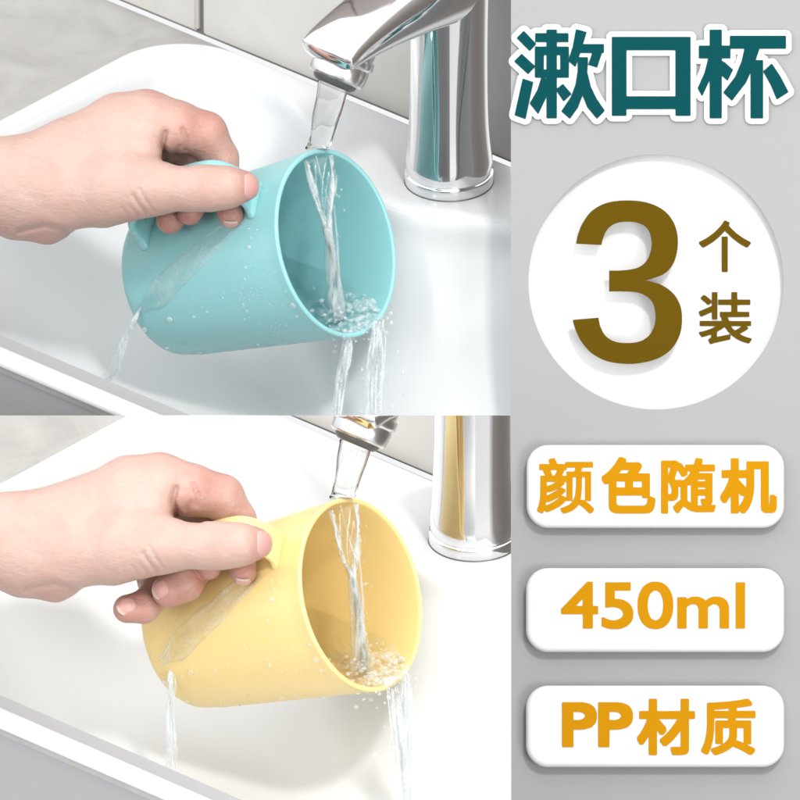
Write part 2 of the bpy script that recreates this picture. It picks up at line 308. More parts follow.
GLYPHS = r'''{"t":[["x",[[5763,294,5767,294,5792,300,5865,320,5866,324,5864,332,5831,441,6032,441,6039,444,6040,449,6040,525,6037,530,6021,531,6019,533,5973,674,5968,676,5883,649,5883,643,5921,532,5803,531,5788,572,5872,572,5879,575,5880,604,5874,725,5909,867,5967,987,6046,1102,6046,1109,6040,1117,5975,1184,5970,1186,5965,1185,5872,1073,5826,955,5781,1075,5702,1186,5698,1187,5693,1185,5616,1118,5614,1112,5615,1108,5703,978,5710,965,5755,844,5776,711,5776,609,5757,665,5752,668,5747,667,5690,616,5689,770,5687,775,5681,778,5569,778,5569,882,5570,884,5574,882,5625,842,5630,841,5633,842,5709,931,5713,939,5712,943,5648,1005,5636,1012,5632,1011,5629,1007,5569,914,5569,1176,5567,1181,5561,1184,5471,1184,5467,1182,5465,1176,5465,966,5452,998,5386,1137,5382,1139,5376,1135,5302,1042,5299,1034,5303,1023,5372,902,5412,778,5356,778,5351,776,5349,770,5348,671,5286,739,5280,741,5276,739,5155,628,5144,617,5144,610,5211,542,5216,540,5221,542,5232,551,5348,658,5349,474,5351,468,5356,466,5462,466,5465,464,5465,425,5464,423,5360,422,5354,421,5352,415,5352,340,5354,335,5360,332,5464,332,5465,330,5465,303,5467,298,5472,296,5561,296,5566,298,5569,303,5569,330,5570,332,5678,332,5683,334,5685,340,5685,415,5683,421,5678,422,5570,423,5569,425,5569,464,5571,466,5681,466,5687,468,5689,474,5690,583,5726,471,5758,300,5759,296],[5237,312,5243,313,5257,327,5360,435,5362,439,5360,444,5344,462,5302,507,5297,508,5291,507,5170,385,5168,381,5170,376,5232,313],[5440,553,5439,555,5439,694,5441,695,5464,695,5465,692,5465,554,5462,552],[5570,553,5569,555,5569,694,5571,695,5601,695,5602,692,5602,554,5600,552],[5446,778,5463,786,5465,785,5464,778],[5230,787,5331,819,5333,824,5260,1175,5256,1189,5252,1191,5150,1155,5148,1153,5146,1148,5223,803,5226,789]]],["x",[[6123,369,6899,369,6904,371,6906,376,6906,1151,6904,1157,6899,1159,6762,1159,6758,1157,6755,1151,6755,1095,6752,1092,6266,1093,6265,1095,6265,1151,6262,1157,6258,1159,6125,1159,6119,1157,6118,1151,6118,376,6119,371],[6266,503,6265,505,6266,963,6754,963,6754,503]]],["x",[[7102,297,7210,296,7216,298,7218,304,7218,454,7220,456,7298,456,7299,365,7301,359,7305,358,7852,358,7858,359,7860,365,7860,480,7858,486,7852,488,7595,488,7558,599,7560,601,7625,601,7629,603,7631,608,7631,1176,7629,1182,7624,1184,7512,1184,7507,1182,7505,1177,7505,727,7460,827,7323,1004,7318,1006,7313,1004,7237,932,7234,926,7238,916,7352,766,7416,611,7442,494,7443,488,7441,488,7306,488,7305,490,7305,578,7303,583,7298,585,7220,585,7218,586,7218,608,7250,625,7328,695,7330,701,7278,805,7274,806,7270,804,7219,758,7218,759,7218,1176,7216,1181,7210,1184,7104,1184,7098,1182,7096,1176,7096,806,7093,810,7025,957,7020,958,7016,956,6983,896,6976,881,7045,726,7081,586,6995,585,6989,583,6988,578,6988,463,6989,458,6995,456,7096,456,7096,304,7098,298],[7717,638,7722,640,7807,768,7884,917,7881,923,7772,994,7767,993,7765,990,7708,854,7638,727,7633,715,7634,710,7640,705,7708,642]]]],"3":[["x",[[5760,2438,5762,2429,5764,2416,5767,2402,5770,2385,5774,2368,5778,2351,5783,2335,5789,2317,5795,2299,5802,2280,5810,2261,5820,2241,5832,2221,5845,2199,5860,2177,5875,2155,5893,2134,5912,2115,5933,2098,5956,2082,5980,2067,6006,2053,6033,2041,6062,2031,6092,2023,6123,2016,6156,2012,6190,2008,6225,2006,6259,2005,6293,2005,6329,2007,6366,2009,6402,2013,6436,2019,6469,2026,6499,2035,6529,2045,6557,2057,6584,2070,6608,2084,6631,2099,6652,2116,6671,2134,6689,2153,6704,2173,6718,2194,6731,2215,6742,2237,6752,2260,6760,2285,6767,2309,6772,2334,6776,2359,6778,2385,6779,2412,6779,2439,6777,2466,6774,2492,6770,2517,6766,2541,6760,2564,6754,2586,6746,2608,6737,2628,6726,2648,6714,2667,6701,2684,6687,2701,6671,2717,6652,2731,6631,2745,6605,2758,6572,2770,6538,2781,6504,2791,6476,2799,6456,2806,6472,2809,6495,2814,6522,2820,6551,2827,6580,2835,6605,2845,6628,2857,6651,2870,6673,2884,6694,2900,6714,2917,6731,2934,6747,2952,6761,2971,6773,2992,6784,3012,6794,3033,6802,3055,6809,3077,6813,3099,6817,3121,6819,3144,6820,3167,6820,3191,6820,3216,6818,3241,6816,3267,6812,3293,6806,3319,6799,3344,6790,3368,6780,3392,6768,3415,6754,3438,6739,3460,6723,3480,6706,3499,6687,3516,6667,3533,6645,3548,6623,3562,6600,3575,6576,3586,6550,3596,6524,3604,6497,3612,6470,3619,6442,3624,6415,3629,6387,3634,6360,3637,6331,3639,6302,3640,6272,3640,6240,3639,6207,3637,6173,3633,6139,3628,6106,3622,6075,3614,6046,3604,6018,3592,5990,3579,5965,3564,5940,3549,5917,3533,5896,3515,5877,3496,5859,3476,5842,3456,5827,3435,5812,3414,5799,3394,5788,3373,5777,3351,5768,3330,5760,3310,5752,3291,5745,3273,5740,3255,5735,3237,5731,3222,5728,3209,5726,3199,5986,3176,5987,3185,5989,3199,5992,3214,5995,3232,5999,3249,6004,3265,6010,3280,6017,3297,6024,3313,6033,3329,6043,3343,6054,3357,6066,3369,6080,3380,6095,3390,6111,3400,6128,3408,6146,3414,6165,3420,6185,3424,6206,3427,6228,3429,6250,3430,6272,3430,6294,3430,6316,3428,6339,3426,6362,3423,6383,3418,6403,3412,6422,3404,6440,3394,6457,3383,6473,3371,6487,3358,6500,3344,6511,3328,6521,3311,6529,3293,6537,3275,6543,3257,6547,3239,6551,3221,6553,3204,6555,3186,6555,3169,6554,3151,6553,3134,6551,3116,6548,3097,6544,3079,6540,3061,6534,3044,6526,3029,6517,3014,6507,3001,6495,2989,6482,2977,6469,2967,6456,2958,6442,2950,6428,2943,6413,2937,6398,2932,6381,2927,6364,2924,6344,2921,6323,2919,6301,2918,6278,2917,6255,2916,6232,2916,6208,2915,6181,2915,6153,2915,6128,2915,6106,2916,6091,2916,6091,2706,6106,2706,6127,2706,6153,2706,6180,2706,6207,2705,6232,2703,6257,2701,6282,2698,6308,2694,6332,2690,6356,2684,6377,2677,6396,2668,6413,2657,6429,2646,6444,2633,6457,2618,6469,2603,6479,2587,6488,2568,6495,2549,6502,2529,6507,2509,6511,2491,6513,2473,6515,2455,6516,2437,6515,2420,6513,2403,6511,2386,6507,2368,6503,2351,6498,2334,6491,2317,6483,2302,6474,2288,6463,2276,6451,2266,6437,2256,6422,2247,6406,2240,6390,2233,6372,2228,6353,2224,6333,2221,6312,2219,6292,2218,6272,2218,6252,2218,6231,2220,6210,2222,6190,2226,6171,2230,6154,2236,6138,2243,6123,2251,6110,2261,6097,2271,6085,2282,6075,2294,6066,2306,6057,2320,6050,2335,6044,2349,6038,2364,6033,2378,6028,2391,6024,2406,6021,2420,6018,2433,6016,2443,6015,2451]]]],"c":[["x",[[7252,2205,7262,2207,7295,2222,7297,2232,7296,2241,7289,2255,7303,2272,7361,2327,7419,2370,7452,2390,7507,2419,7509,2429,7507,2438,7490,2457,7479,2473,7470,2475,7458,2472,7410,2445,7372,2419,7317,2375,7250,2308,7197,2364,7158,2398,7132,2418,7072,2456,7041,2472,7030,2474,7021,2472,7012,2458,6993,2437,6991,2428,6993,2418,7033,2398,7066,2380,7104,2354,7138,2328,7163,2305,7197,2270,7222,2239,7243,2207],[7228,2364,7266,2364,7276,2365,7279,2375,7279,2708,7277,2718,7267,2720,7220,2719,7218,2709,7218,2376,7219,2366]]],["x",[[7123,2920,7171,2920,7176,2924,7176,3189,7172,3194,7125,3194,7120,3191,7120,3119,7020,3164,7008,3164,7005,3162,6990,3127,6990,3116,6993,3113,7119,3058,7120,2925],[7318,2920,7370,2920,7374,2922,7375,2992,7376,2995,7500,2995,7505,2998,7505,3044,7502,3048,7378,3049,7375,3051,7376,3117,7492,3118,7495,3122,7495,3165,7493,3169,7276,3171,7294,3207,7296,3209,7510,3210,7512,3214,7512,3258,7508,3260,7463,3260,7482,3275,7482,3289,7453,3308,7398,3338,7428,3355,7459,3367,7484,3375,7513,3382,7519,3386,7518,3398,7492,3434,7475,3432,7437,3421,7408,3410,7370,3391,7337,3369,7315,3350,7282,3317,7263,3291,7249,3268,7212,3295,7172,3317,7171,3366,7175,3367,7290,3344,7304,3344,7308,3349,7305,3392,7299,3395,7141,3430,7114,3440,7102,3440,7098,3435,7085,3405,7085,3393,7088,3389,7102,3383,7111,3372,7114,3361,7113,3343,7050,3364,7030,3369,7018,3369,6992,3337,6992,3323,6995,3320,7045,3309,7098,3291,7126,3280,7163,3260,7003,3260,6999,3255,6999,3212,7004,3209,7223,3208,7214,3188,7214,3175,7222,3170,7204,3170,7200,3166,7200,3120,7205,3118,7314,3117,7315,3050,7312,3049,7187,3048,7184,3044,7184,2999,7189,2995,7314,2994,7315,2925],[7035,2950,7048,2950,7067,2963,7095,2985,7118,3008,7118,3022,7091,3048,7076,3048,7048,3020,7008,2988,7008,2975],[7313,3260,7314,3265,7328,3283,7350,3304,7391,3282,7423,3261]]]],"p1":[["x",[[5520,4582,5544,4581,5548,4583,5561,4609,5571,4637,5574,4639,5651,4639,5652,4636,5653,4620,5656,4618,5930,4618,5930,4675,5826,4676,5824,4678,5811,4712,5814,4714,5908,4714,5911,4716,5911,5005,5908,5008,5853,5008,5903,5047,5938,5082,5938,5106,5914,5132,5889,5132,5845,5088,5818,5066,5786,5044,5772,5067,5737,5097,5700,5117,5650,5134,5627,5133,5605,5102,5606,5080,5653,5065,5691,5046,5719,5020,5737,4991,5750,4950,5756,4906,5760,4838,5760,4776,5762,4773,5816,4772,5820,4774,5819,4876,5816,4919,5809,4979,5803,5000,5805,5001,5811,4995,5834,4995,5850,5006,5850,4774,5848,4771,5727,4772,5725,5008,5668,5009,5665,5007,5664,5002,5632,5035,5612,5052,5583,5071,5532,5098,5480,5119,5458,5118,5444,5101,5430,5132,5408,5132,5391,5122,5372,5113,5371,5089,5381,5066,5391,5030,5399,4989,5402,4952,5404,4759,5408,4756,5450,4756,5452,4755,5432,4715,5431,4701,5396,4700,5393,4698,5393,4641,5396,4639,5495,4639,5496,4635,5486,4615,5487,4593,5494,4589],[5669,4676,5668,4679,5667,4698,5665,4700,5643,4701,5642,4713,5621,4756,5665,4757,5665,4718,5667,4714,5739,4714,5742,4712,5755,4679,5754,4676],[5504,4700,5517,4730,5522,4746,5523,4756,5544,4755,5553,4740,5572,4700],[5665,4817,5647,4818,5645,4840,5619,4862,5598,4875,5620,4876,5655,4892,5654,4915,5635,4934,5608,4956,5627,4956,5664,4972],[5470,4818,5469,4820,5469,4859,5470,4861,5523,4840,5562,4818],[5590,4880,5550,4901,5499,4921,5474,4921,5469,4918,5468,4953,5496,4942,5541,4918,5573,4897,5587,4885],[5599,4963,5557,4988,5522,5006,5490,5020,5468,5020,5463,5016,5457,5053,5485,5043,5506,5033,5541,5013,5573,4990,5592,4973]]],["x",[[6205,4570,6222,4571,6259,4586,6261,4590,6261,4622,6351,4622,6371,4620,6389,4621,6415,4641,6417,4644,6419,4660,6417,4677,6381,4732,6478,4732,6495,4734,6498,4737,6500,4755,6499,4962,6511,4964,6537,4976,6550,4979,6554,4984,6555,5001,6550,5046,6540,5085,6528,5105,6511,5121,6492,5129,6474,5132,6439,5135,6198,5135,6153,5131,6131,5126,6113,5117,6100,5105,6091,5085,6086,5046,6086,4834,6085,4833,6074,4841,6058,4842,6041,4840,6017,4800,6016,4768,6022,4761,6068,4727,6112,4684,6151,4635,6171,4603,6187,4573,6190,4571],[6214,4701,6190,4731,6191,4732,6265,4732,6277,4722,6292,4702],[6166,4814,6165,4816,6166,4873,6249,4873,6249,4814],[6331,4814,6330,4816,6331,4873,6418,4873,6418,4814],[6166,4955,6165,4958,6165,5030,6166,5036,6171,5044,6175,5048,6196,5055,6431,5055,6439,5054,6455,5047,6461,5041,6467,5027,6475,4990,6474,4981,6423,4980,6420,4976,6420,4963,6417,4955]]],["x",[[6959,4580,6980,4580,7016,4586,7023,4590,7025,4595,7025,4612,7018,4641,7019,4644,7140,4644,7147,4647,7149,4652,7149,4705,7146,4712,7140,4714,6994,4714,6987,4729,7116,4730,7123,4733,7125,4739,7125,5012,7120,5032,7117,5037,7110,5042,7094,5048,7146,5046,7153,5048,7155,5055,7155,5072,7149,5089,7143,5116,7137,5119,7128,5120,7065,5122,6971,5122,6948,5120,6909,5110,6883,5097,6836,5064,6820,5081,6789,5127,6782,5129,6766,5129,6760,5127,6733,5092,6731,5086,6731,5070,6736,5060,6758,5033,6780,5013,6804,4997,6804,4869,6801,4868,6784,4868,6781,4869,6785,4896,6784,4949,6776,4978,6770,4988,6760,4998,6740,5006,6726,5009,6684,5009,6681,5010,6681,5126,6680,5132,6672,5135,6619,5135,6613,5133,6610,5126,6610,4614,6612,4608,6619,4605,6730,4605,6738,4603,6756,4603,6788,4620,6791,4629,6807,4630,6813,4632,6851,4681,6851,4651,6854,4645,6860,4644,6938,4643,6947,4612,6953,4588,6955,4582],[6683,4676,6681,4679,6682,4754,6704,4679,6702,4676],[6775,4702,6773,4703,6748,4783,6749,4788,6757,4799,6838,4798,6877,4759,6907,4715,6872,4714,6875,4724,6875,4741,6873,4748,6843,4766,6838,4768,6820,4767,6813,4763,6797,4734],[6979,4796,6978,4799,6979,4811,7050,4811,7052,4810,7052,4798,7051,4796],[6682,4819,6681,4939,6684,4940,6702,4940,6707,4938,6712,4931,6715,4920,6715,4901,6712,4885,6703,4857,6692,4834],[6908,4844,6897,4853,6891,4855,6875,4855,6874,4858,6874,5001,6877,5005,6908,5027],[6979,4875,6978,4878,6979,4891,7050,4891,7052,4890,7052,4878,7051,4875],[6979,4956,6978,4959,6978,5042,6976,5048,6972,5051,6999,5054,7053,5052,7024,5051,7017,5049,7005,5012,7005,4994,7008,4988,7014,4986,7052,4986,7052,4957]]],["x",[[7310,4582,7381,4581,7387,4585,7388,4698,7389,4700,7462,4699,7462,4619,7468,4613,7681,4612,7687,4616,7688,5028,7689,5042,7691,5047,7694,5040,7696,5012,7698,4951,7701,4946,7734,4945,7745,4953,7763,4962,7768,4966,7769,5035,7766,5075,7761,5101,7755,5112,7749,5118,7738,5125,7721,5129,7652,5129,7639,5126,7629,5122,7613,5106,7608,5082,7606,5048,7606,4694,7604,4692,7545,4692,7542,4695,7542,4859,7540,4902,7535,4942,7527,4981,7516,5020,7496,5067,7477,5099,7447,5133,7414,5133,7399,5118,7388,5111,7387,5129,7382,5134,7312,5134,7307,5130,7306,4957,7273,5012,7265,5023,7258,5029,7228,5029,7222,5024,7201,4989,7201,4958,7241,4896,7271,4833,7290,4781,7288,4780,7220,4780,7215,4777,7214,4705,7220,4700,7306,4699,7306,4588],[7389,4780,7388,4781,7388,4794,7391,4799,7458,4872,7461,4842,7462,4781],[7388,4929,7388,5059,7402,5043,7423,5008,7437,4976,7442,4960,7409,4958]]]],"p2":[["450ml",[[5874,5815,5922,5815,5927,5817,5928,5820,5929,6056,5931,6058,5976,6058,5980,6060,5982,6064,5982,6134,5981,6138,5975,6141,5931,6141,5929,6143,5929,6276,5927,6282,5922,6284,5835,6284,5829,6281,5828,6276,5828,6144,5826,6141,5618,6141,5612,6139,5610,6135,5610,6091,5612,6086,5858,5830],[6540,5815,6582,5816,6611,5823,6636,5834,6653,5845,6675,5866,6698,5898,6713,5929,6721,5953,6727,5979,6732,6021,6732,6084,6727,6126,6721,6152,6713,6176,6698,6207,6675,6239,6654,6259,6636,6271,6610,6282,6590,6287,6565,6290,6525,6289,6494,6281,6464,6266,6436,6243,6422,6227,6410,6208,6397,6181,6392,6167,6380,6124,6375,6070,6376,6010,6380,5981,6386,5954,6397,5924,6419,5883,6440,5858,6456,5845,6474,5833,6503,5821,6525,5816],[6058,5822,6300,5821,6305,5823,6307,5827,6308,5898,6305,5903,6302,5905,6150,5905,6148,5906,6148,5986,6187,5988,6215,5993,6240,6000,6263,6012,6293,6033,6309,6052,6321,6072,6331,6103,6334,6125,6332,6165,6329,6181,6320,6205,6307,6225,6284,6249,6263,6263,6231,6278,6209,6285,6185,6289,6131,6290,6113,6289,6081,6284,6054,6276,6020,6263,6015,6258,6015,6179,6018,6173,6022,6171,6037,6171,6077,6190,6108,6199,6132,6202,6155,6201,6185,6192,6208,6178,6219,6167,6225,6158,6231,6141,6231,6133,6227,6120,6219,6107,6201,6090,6178,6079,6156,6073,6139,6070,6108,6070,6079,6075,6059,6075,6054,6072,6052,6068,6052,5829,6055,5823],[7360,5822,7442,5821,7448,5823,7450,5828,7450,6276,7448,6282,7444,6284,7362,6284,7357,6282,7355,6277,7355,5829,7357,5823],[6554,5903,6538,5907,6517,5920,6504,5935,6493,5957,6486,5976,6479,6013,6476,6040,6476,6065,6483,6114,6493,6148,6500,6163,6513,6182,6523,6190,6538,6198,6555,6202,6571,6198,6588,6188,6600,6176,6615,6150,6621,6131,6627,6104,6631,6071,6631,6034,6626,5994,6621,5974,6607,5940,6599,5928,6582,5913,6571,5907],[6934,5964,6980,5965,7008,5973,7036,5988,7054,6004,7080,5985,7100,5975,7129,5966,7150,5964,7176,5964,7205,5968,7235,5979,7252,5991,7263,6002,7275,6019,7282,6035,7289,6061,7290,6075,7290,6276,7288,6282,7282,6284,7202,6284,7197,6281,7195,6276,7195,6091,7194,6083,7187,6067,7175,6053,7162,6045,7142,6040,7127,6043,7103,6054,7079,6073,7079,6276,7076,6282,7071,6284,6991,6284,6985,6281,6984,6276,6984,6091,6982,6083,6975,6062,6965,6051,6957,6045,6939,6040,6920,6041,6903,6047,6883,6058,6866,6073,6866,6276,6865,6281,6859,6284,6780,6284,6775,6282,6772,6276,6772,5978,6774,5973,6780,5970,6860,5970,6864,5972,6866,5975,6867,5989,6902,5972,6919,5966],[5827,5986,5759,6057,5827,6057]]]],"p3":[["PP",[[5628,7020,5809,7020,5835,7021,5875,7029,5905,7040,5930,7057,5951,7080,5960,7097,5966,7116,5969,7130,5969,7188,5965,7205,5960,7220,5950,7237,5927,7260,5911,7271,5895,7278,5850,7291,5806,7295,5736,7296,5735,7460,5733,7467,5726,7470,5630,7470,5623,7468,5620,7461,5620,7030,5622,7023],[5989,7020,6169,7020,6214,7024,6235,7029,6268,7042,6289,7056,6304,7071,6312,7082,6326,7115,6330,7145,6330,7174,6326,7201,6321,7217,6311,7236,6285,7262,6271,7271,6255,7278,6210,7291,6166,7295,6096,7296,6095,7460,6093,7467,6086,7470,5991,7470,5985,7468,5981,7461,5981,7030,5983,7023],[5736,7118,5735,7120,5735,7195,5736,7197,5788,7198,5805,7195,5818,7191,5838,7179,5847,7167,5851,7158,5850,7152,5842,7138,5832,7130,5817,7123,5788,7118],[6096,7118,6095,7120,6095,7195,6096,7197,6148,7198,6170,7194,6188,7186,6197,7180,6203,7173,6210,7162,6211,7155,6203,7140,6196,7133,6181,7124,6167,7120,6148,7118]]],["x",[[6507,6985,6548,6985,6565,6986,6568,6989,6570,7008,6571,7107,6632,7109,6804,7107,6805,7105,6805,7008,6807,6988,6810,6986,6828,6985,6868,6985,6885,6986,6888,6989,6890,7008,6890,7106,6892,7108,6944,7109,6948,7111,6950,7130,6950,7166,6949,7184,6946,7187,6892,7189,6890,7190,6890,7480,6887,7507,6885,7517,6879,7527,6868,7536,6847,7544,6820,7548,6782,7550,6725,7549,6720,7545,6712,7517,6706,7504,6706,7472,6709,7468,6728,7466,6800,7466,6805,7463,6805,7307,6774,7348,6742,7387,6710,7419,6665,7458,6648,7459,6632,7458,6618,7440,6599,7420,6598,7404,6600,7387,6630,7364,6654,7343,6685,7310,6731,7253,6755,7218,6772,7190,6771,7189,6632,7188,6589,7189,6662,7272,6664,7291,6662,7310,6638,7342,6632,7346,6600,7346,6572,7305,6570,7305,6570,7528,6569,7545,6566,7548,6548,7550,6509,7550,6491,7549,6488,7546,6486,7528,6486,7361,6458,7408,6432,7444,6415,7446,6400,7445,6395,7442,6387,7425,6371,7401,6370,7385,6371,7369,6403,7327,6421,7298,6451,7238,6470,7190,6468,7189,6412,7189,6393,7187,6391,7184,6390,7166,6391,7113,6395,7109,6412,7108,6486,7107,6488,6990,6491,6986]]],["x",[[7468,6985,7485,6987,7519,7022,7521,7037,7519,7052,7514,7055,7469,7064,7370,7077,7368,7086,7366,7105,7369,7106,7535,7106,7551,7108,7554,7111,7555,7126,7555,7160,7553,7176,7550,7179,7535,7180,7360,7180,7358,7185,7356,7202,7492,7202,7507,7204,7511,7207,7512,7222,7512,7420,7511,7435,7507,7439,7466,7441,7520,7468,7547,7483,7549,7486,7550,7500,7548,7515,7518,7545,7504,7546,7489,7545,7452,7523,7410,7500,7365,7479,7326,7464,7323,7465,7309,7479,7275,7503,7225,7528,7167,7549,7154,7549,7140,7548,7122,7525,7110,7513,7109,7500,7110,7485,7114,7482,7168,7465,7215,7443,7247,7423,7266,7404,7280,7385,7290,7359,7292,7344,7292,7288,7294,7282,7293,7279,7291,7279,7231,7279,7229,7280,7229,7418,7227,7434,7224,7436,7209,7438,7172,7438,7157,7436,7154,7432,7152,7418,7152,7222,7154,7207,7158,7204,7172,7202,7277,7202,7281,7181,7146,7180,7144,7182,7142,7284,7134,7372,7120,7441,7102,7496,7081,7540,7077,7542,7050,7542,7036,7532,7015,7520,7011,7516,7011,7490,7030,7455,7044,7416,7055,7371,7064,7315,7068,7260,7068,7045,7070,7028,7073,7026,7101,7024,7186,7020,7305,7010,7385,7000,7455,6986],[7284,7085,7235,7090,7145,7095,7144,7105,7146,7106,7286,7106,7289,7097,7289,7086],[7370,7279,7369,7281,7370,7288,7370,7354,7367,7379,7362,7403,7382,7404,7435,7426,7434,7280,7431,7279]]]],"outline":[["x",[[5763,239,5779,240,5876,265,5890,270,5898,276,5908,286,5916,299,5920,313,5921,324,5919,340,5906,386,6032,386,6045,388,6062,393,6065,359,6068,350,6076,337,6086,327,6099,319,6113,315,6124,314,6899,314,6916,316,6930,322,6938,327,6948,337,6953,345,6960,364,6962,411,6983,403,7040,401,7041,399,7041,304,7043,291,7047,278,7055,265,7065,255,7073,249,7086,244,7104,241,7210,241,7222,243,7236,247,7249,255,7259,265,7265,273,7271,291,7273,312,7289,305,7306,302,7852,302,7870,305,7883,310,7892,316,7902,326,7910,339,7914,353,7915,365,7915,480,7914,492,7910,506,7902,519,7892,529,7878,537,7865,541,7854,542,7636,542,7634,543,7633,547,7650,552,7663,560,7673,570,7678,578,7684,592,7706,584,7727,584,7746,590,7754,596,7765,607,7856,743,7863,757,7935,893,7939,906,7939,917,7937,932,7935,941,7927,953,7913,967,7801,1042,7787,1047,7772,1049,7761,1049,7748,1045,7735,1037,7723,1025,7714,1010,7687,946,7686,1176,7685,1189,7681,1202,7673,1215,7663,1225,7655,1231,7636,1237,7624,1239,7512,1239,7500,1237,7487,1233,7473,1225,7463,1215,7458,1207,7453,1194,7450,1176,7449,929,7367,1037,7355,1048,7347,1053,7329,1060,7308,1060,7289,1053,7273,1041,7272,1176,7270,1194,7265,1207,7259,1215,7249,1225,7236,1233,7222,1237,7210,1239,7104,1239,7091,1237,7073,1231,7065,1225,7055,1215,7047,1202,7043,1189,7041,1176,7041,1011,7039,1010,7021,1013,7010,1012,6992,1006,6983,1000,6973,990,6962,972,6961,1151,6960,1164,6956,1177,6948,1190,6938,1200,6930,1206,6911,1212,6899,1214,6762,1214,6745,1211,6732,1206,6723,1200,6713,1190,6705,1177,6699,1148,6322,1148,6320,1149,6319,1164,6315,1177,6307,1190,6297,1200,6288,1206,6275,1211,6258,1214,6125,1214,6113,1212,6099,1208,6086,1200,6075,1190,6064,1169,6008,1228,5995,1236,5981,1240,5970,1241,5959,1240,5945,1236,5932,1228,5917,1213,5827,1104,5745,1219,5735,1229,5727,1235,5709,1241,5688,1241,5669,1235,5621,1195,5611,1215,5600,1225,5588,1233,5579,1236,5561,1239,5472,1239,5460,1237,5442,1231,5433,1225,5423,1215,5415,1202,5411,1187,5394,1192,5382,1194,5371,1192,5358,1188,5345,1180,5320,1153,5310,1201,5307,1210,5299,1223,5289,1233,5281,1238,5267,1244,5252,1246,5236,1244,5137,1208,5123,1202,5115,1197,5105,1187,5097,1173,5093,1160,5091,1148,5094,1129,5173,776,5175,768,5183,755,5197,741,5101,650,5093,637,5089,624,5088,613,5090,598,5095,584,5101,576,5178,498,5196,488,5126,418,5120,410,5115,396,5113,381,5115,365,5120,352,5126,343,5200,270,5213,262,5226,258,5238,256,5249,258,5267,264,5275,270,5309,304,5321,291,5329,285,5348,279,5415,277,5423,265,5433,255,5447,247,5460,243,5472,241,5561,241,5574,243,5587,247,5600,255,5610,265,5619,277,5678,278,5690,279,5705,283,5715,263,5726,252,5739,244,5753,240],[7361,543,7360,545,7360,578,7357,595,7352,608,7336,628,7345,637,7364,595,7375,544],[6321,558,6320,560,6321,908,6699,908,6699,558],[6062,581,6026,692,6017,708,6007,718,5998,723,5980,730,5969,731,5958,730,5930,723,5962,851,6015,962,6062,1028],[6962,631,6962,776,6993,706,7010,642,7009,640,6983,639,6969,635]]]]}'''
# ------------------------------------------------------------------ implicit surfaces for the hands
def sd_cone(P, a, b, ra, rb):
    ab = b - a; L2 = float(ab @ ab)
    h = np.clip(((P - a) @ ab) / L2, 0, 1).astype(np.float32)
    q = P - a - h[..., None] * ab
    return np.sqrt((q * q).sum(-1)) - (ra + (rb - ra) * h)
def smin(a, b, k):
    h = np.clip(0.5 + 0.5 * (b - a) / k, 0, 1)
    return b + (a - b) * h - k * h * (1 - h)
def surface_nets(F, org, h):
    nx, ny, nz_ = F.shape; ins = F < 0
    # cells with a sign change
    c = np.zeros((nx - 1, ny - 1, nz_ - 1), np.int8)
    for i in (0, 1):
        for j in (0, 1):
            for k in (0, 1): c += ins[i:nx - 1 + i, j:ny - 1 + j, k:nz_ - 1 + k]
    cells = np.argwhere((c > 0) & (c < 8)); idx = -np.ones(c.shape, np.int64); idx[tuple(cells.T)] = np.arange(len(cells))
    acc = np.zeros((len(cells), 3)); cnt = np.zeros(len(cells))
    cor = [(i, j, k) for i in (0, 1) for j in (0, 1) for k in (0, 1)]
    for a in cor:
        for ax in range(3):
            if a[ax]: continue
            b = list(a); b[ax] = 1
            fa = F[tuple((cells + a).T)]; fb = F[tuple((cells + b).T)]
            s = (fa < 0) != (fb < 0); t = np.where(s, fa / np.where(s, fa - fb, 1), 0)
            p = np.tile(np.array(a, float), (len(cells), 1)); p[:, ax] += t
            acc += p * s[:, None]; cnt += s
    V = (cells + acc / cnt[:, None]) * h + org
    Q = []
    for ax in range(3):
        sl0 = [slice(None)] * 3; sl1 = [slice(None)] * 3; sl0[ax] = slice(0, -1); sl1[ax] = slice(1, None)
        A = ins[tuple(sl0)]; B = ins[tuple(sl1)]
        e = np.argwhere(A != B); u, v = (ax + 1) % 3, (ax + 2) % 3
        ok = (e[:, u] > 0) & (e[:, v] > 0) & (e[:, u] < F.shape[u] - 1) & (e[:, v] < F.shape[v] - 1); e = e[ok]
        def g(du, dv):
            q = e.copy(); q[:, u] += du; q[:, v] += dv; return idx[tuple(q.T)]
        q = np.stack([g(-1, -1), g(0, -1), g(0, 0), g(-1, 0)], 1)
        fl = ~A[tuple(e.T)]; q[fl] = q[fl][:, ::-1]; Q.append(q)
    return V, np.concatenate(Q)

# frame of the hand: photo pixels (x right, y down) and z towards the viewer, all in pixel lengths
def hand_sdf(P, pose):
    def chain(pts, k):
        d = None
        for (a, b) in zip(pts[:-1], pts[1:]):
            s = sd_cone(P, np.array(a[:3], np.float32), np.array(b[:3], np.float32), a[3], b[3])
            d = s if d is None else smin(d, s, k)
        return d
    palm = chain(pose["arm"], 10)
    for c in pose["palm"]: palm = smin(palm, chain(c, 8), 16)
    thumb = smin(palm, chain(pose["thumb"], 7), 12)
    tot = thumb
    for f, k in pose["fingers"]:
        tot = smin(tot, smin(palm, chain(f, 4), k) if k > 0 else chain(f, 4), 1.6)
    # skin folds
    for pl, depth, w, z0 in pose["folds"]:
        pts = [np.array(p, np.float32) for p in pl]; dm = None
        XY = P[..., :2]
        for a, b in zip(pts[:-1], pts[1:]):
            ab = b - a; h = np.clip(((XY - a) @ ab) / float(ab @ ab), 0, 1); q = XY - a - h[..., None] * ab
            s = (q * q).sum(-1); dm = s if dm is None else np.minimum(dm, s)
        tot = tot + depth * np.exp(-dm / (w * w)) * (P[..., 2] > z0)
    return tot

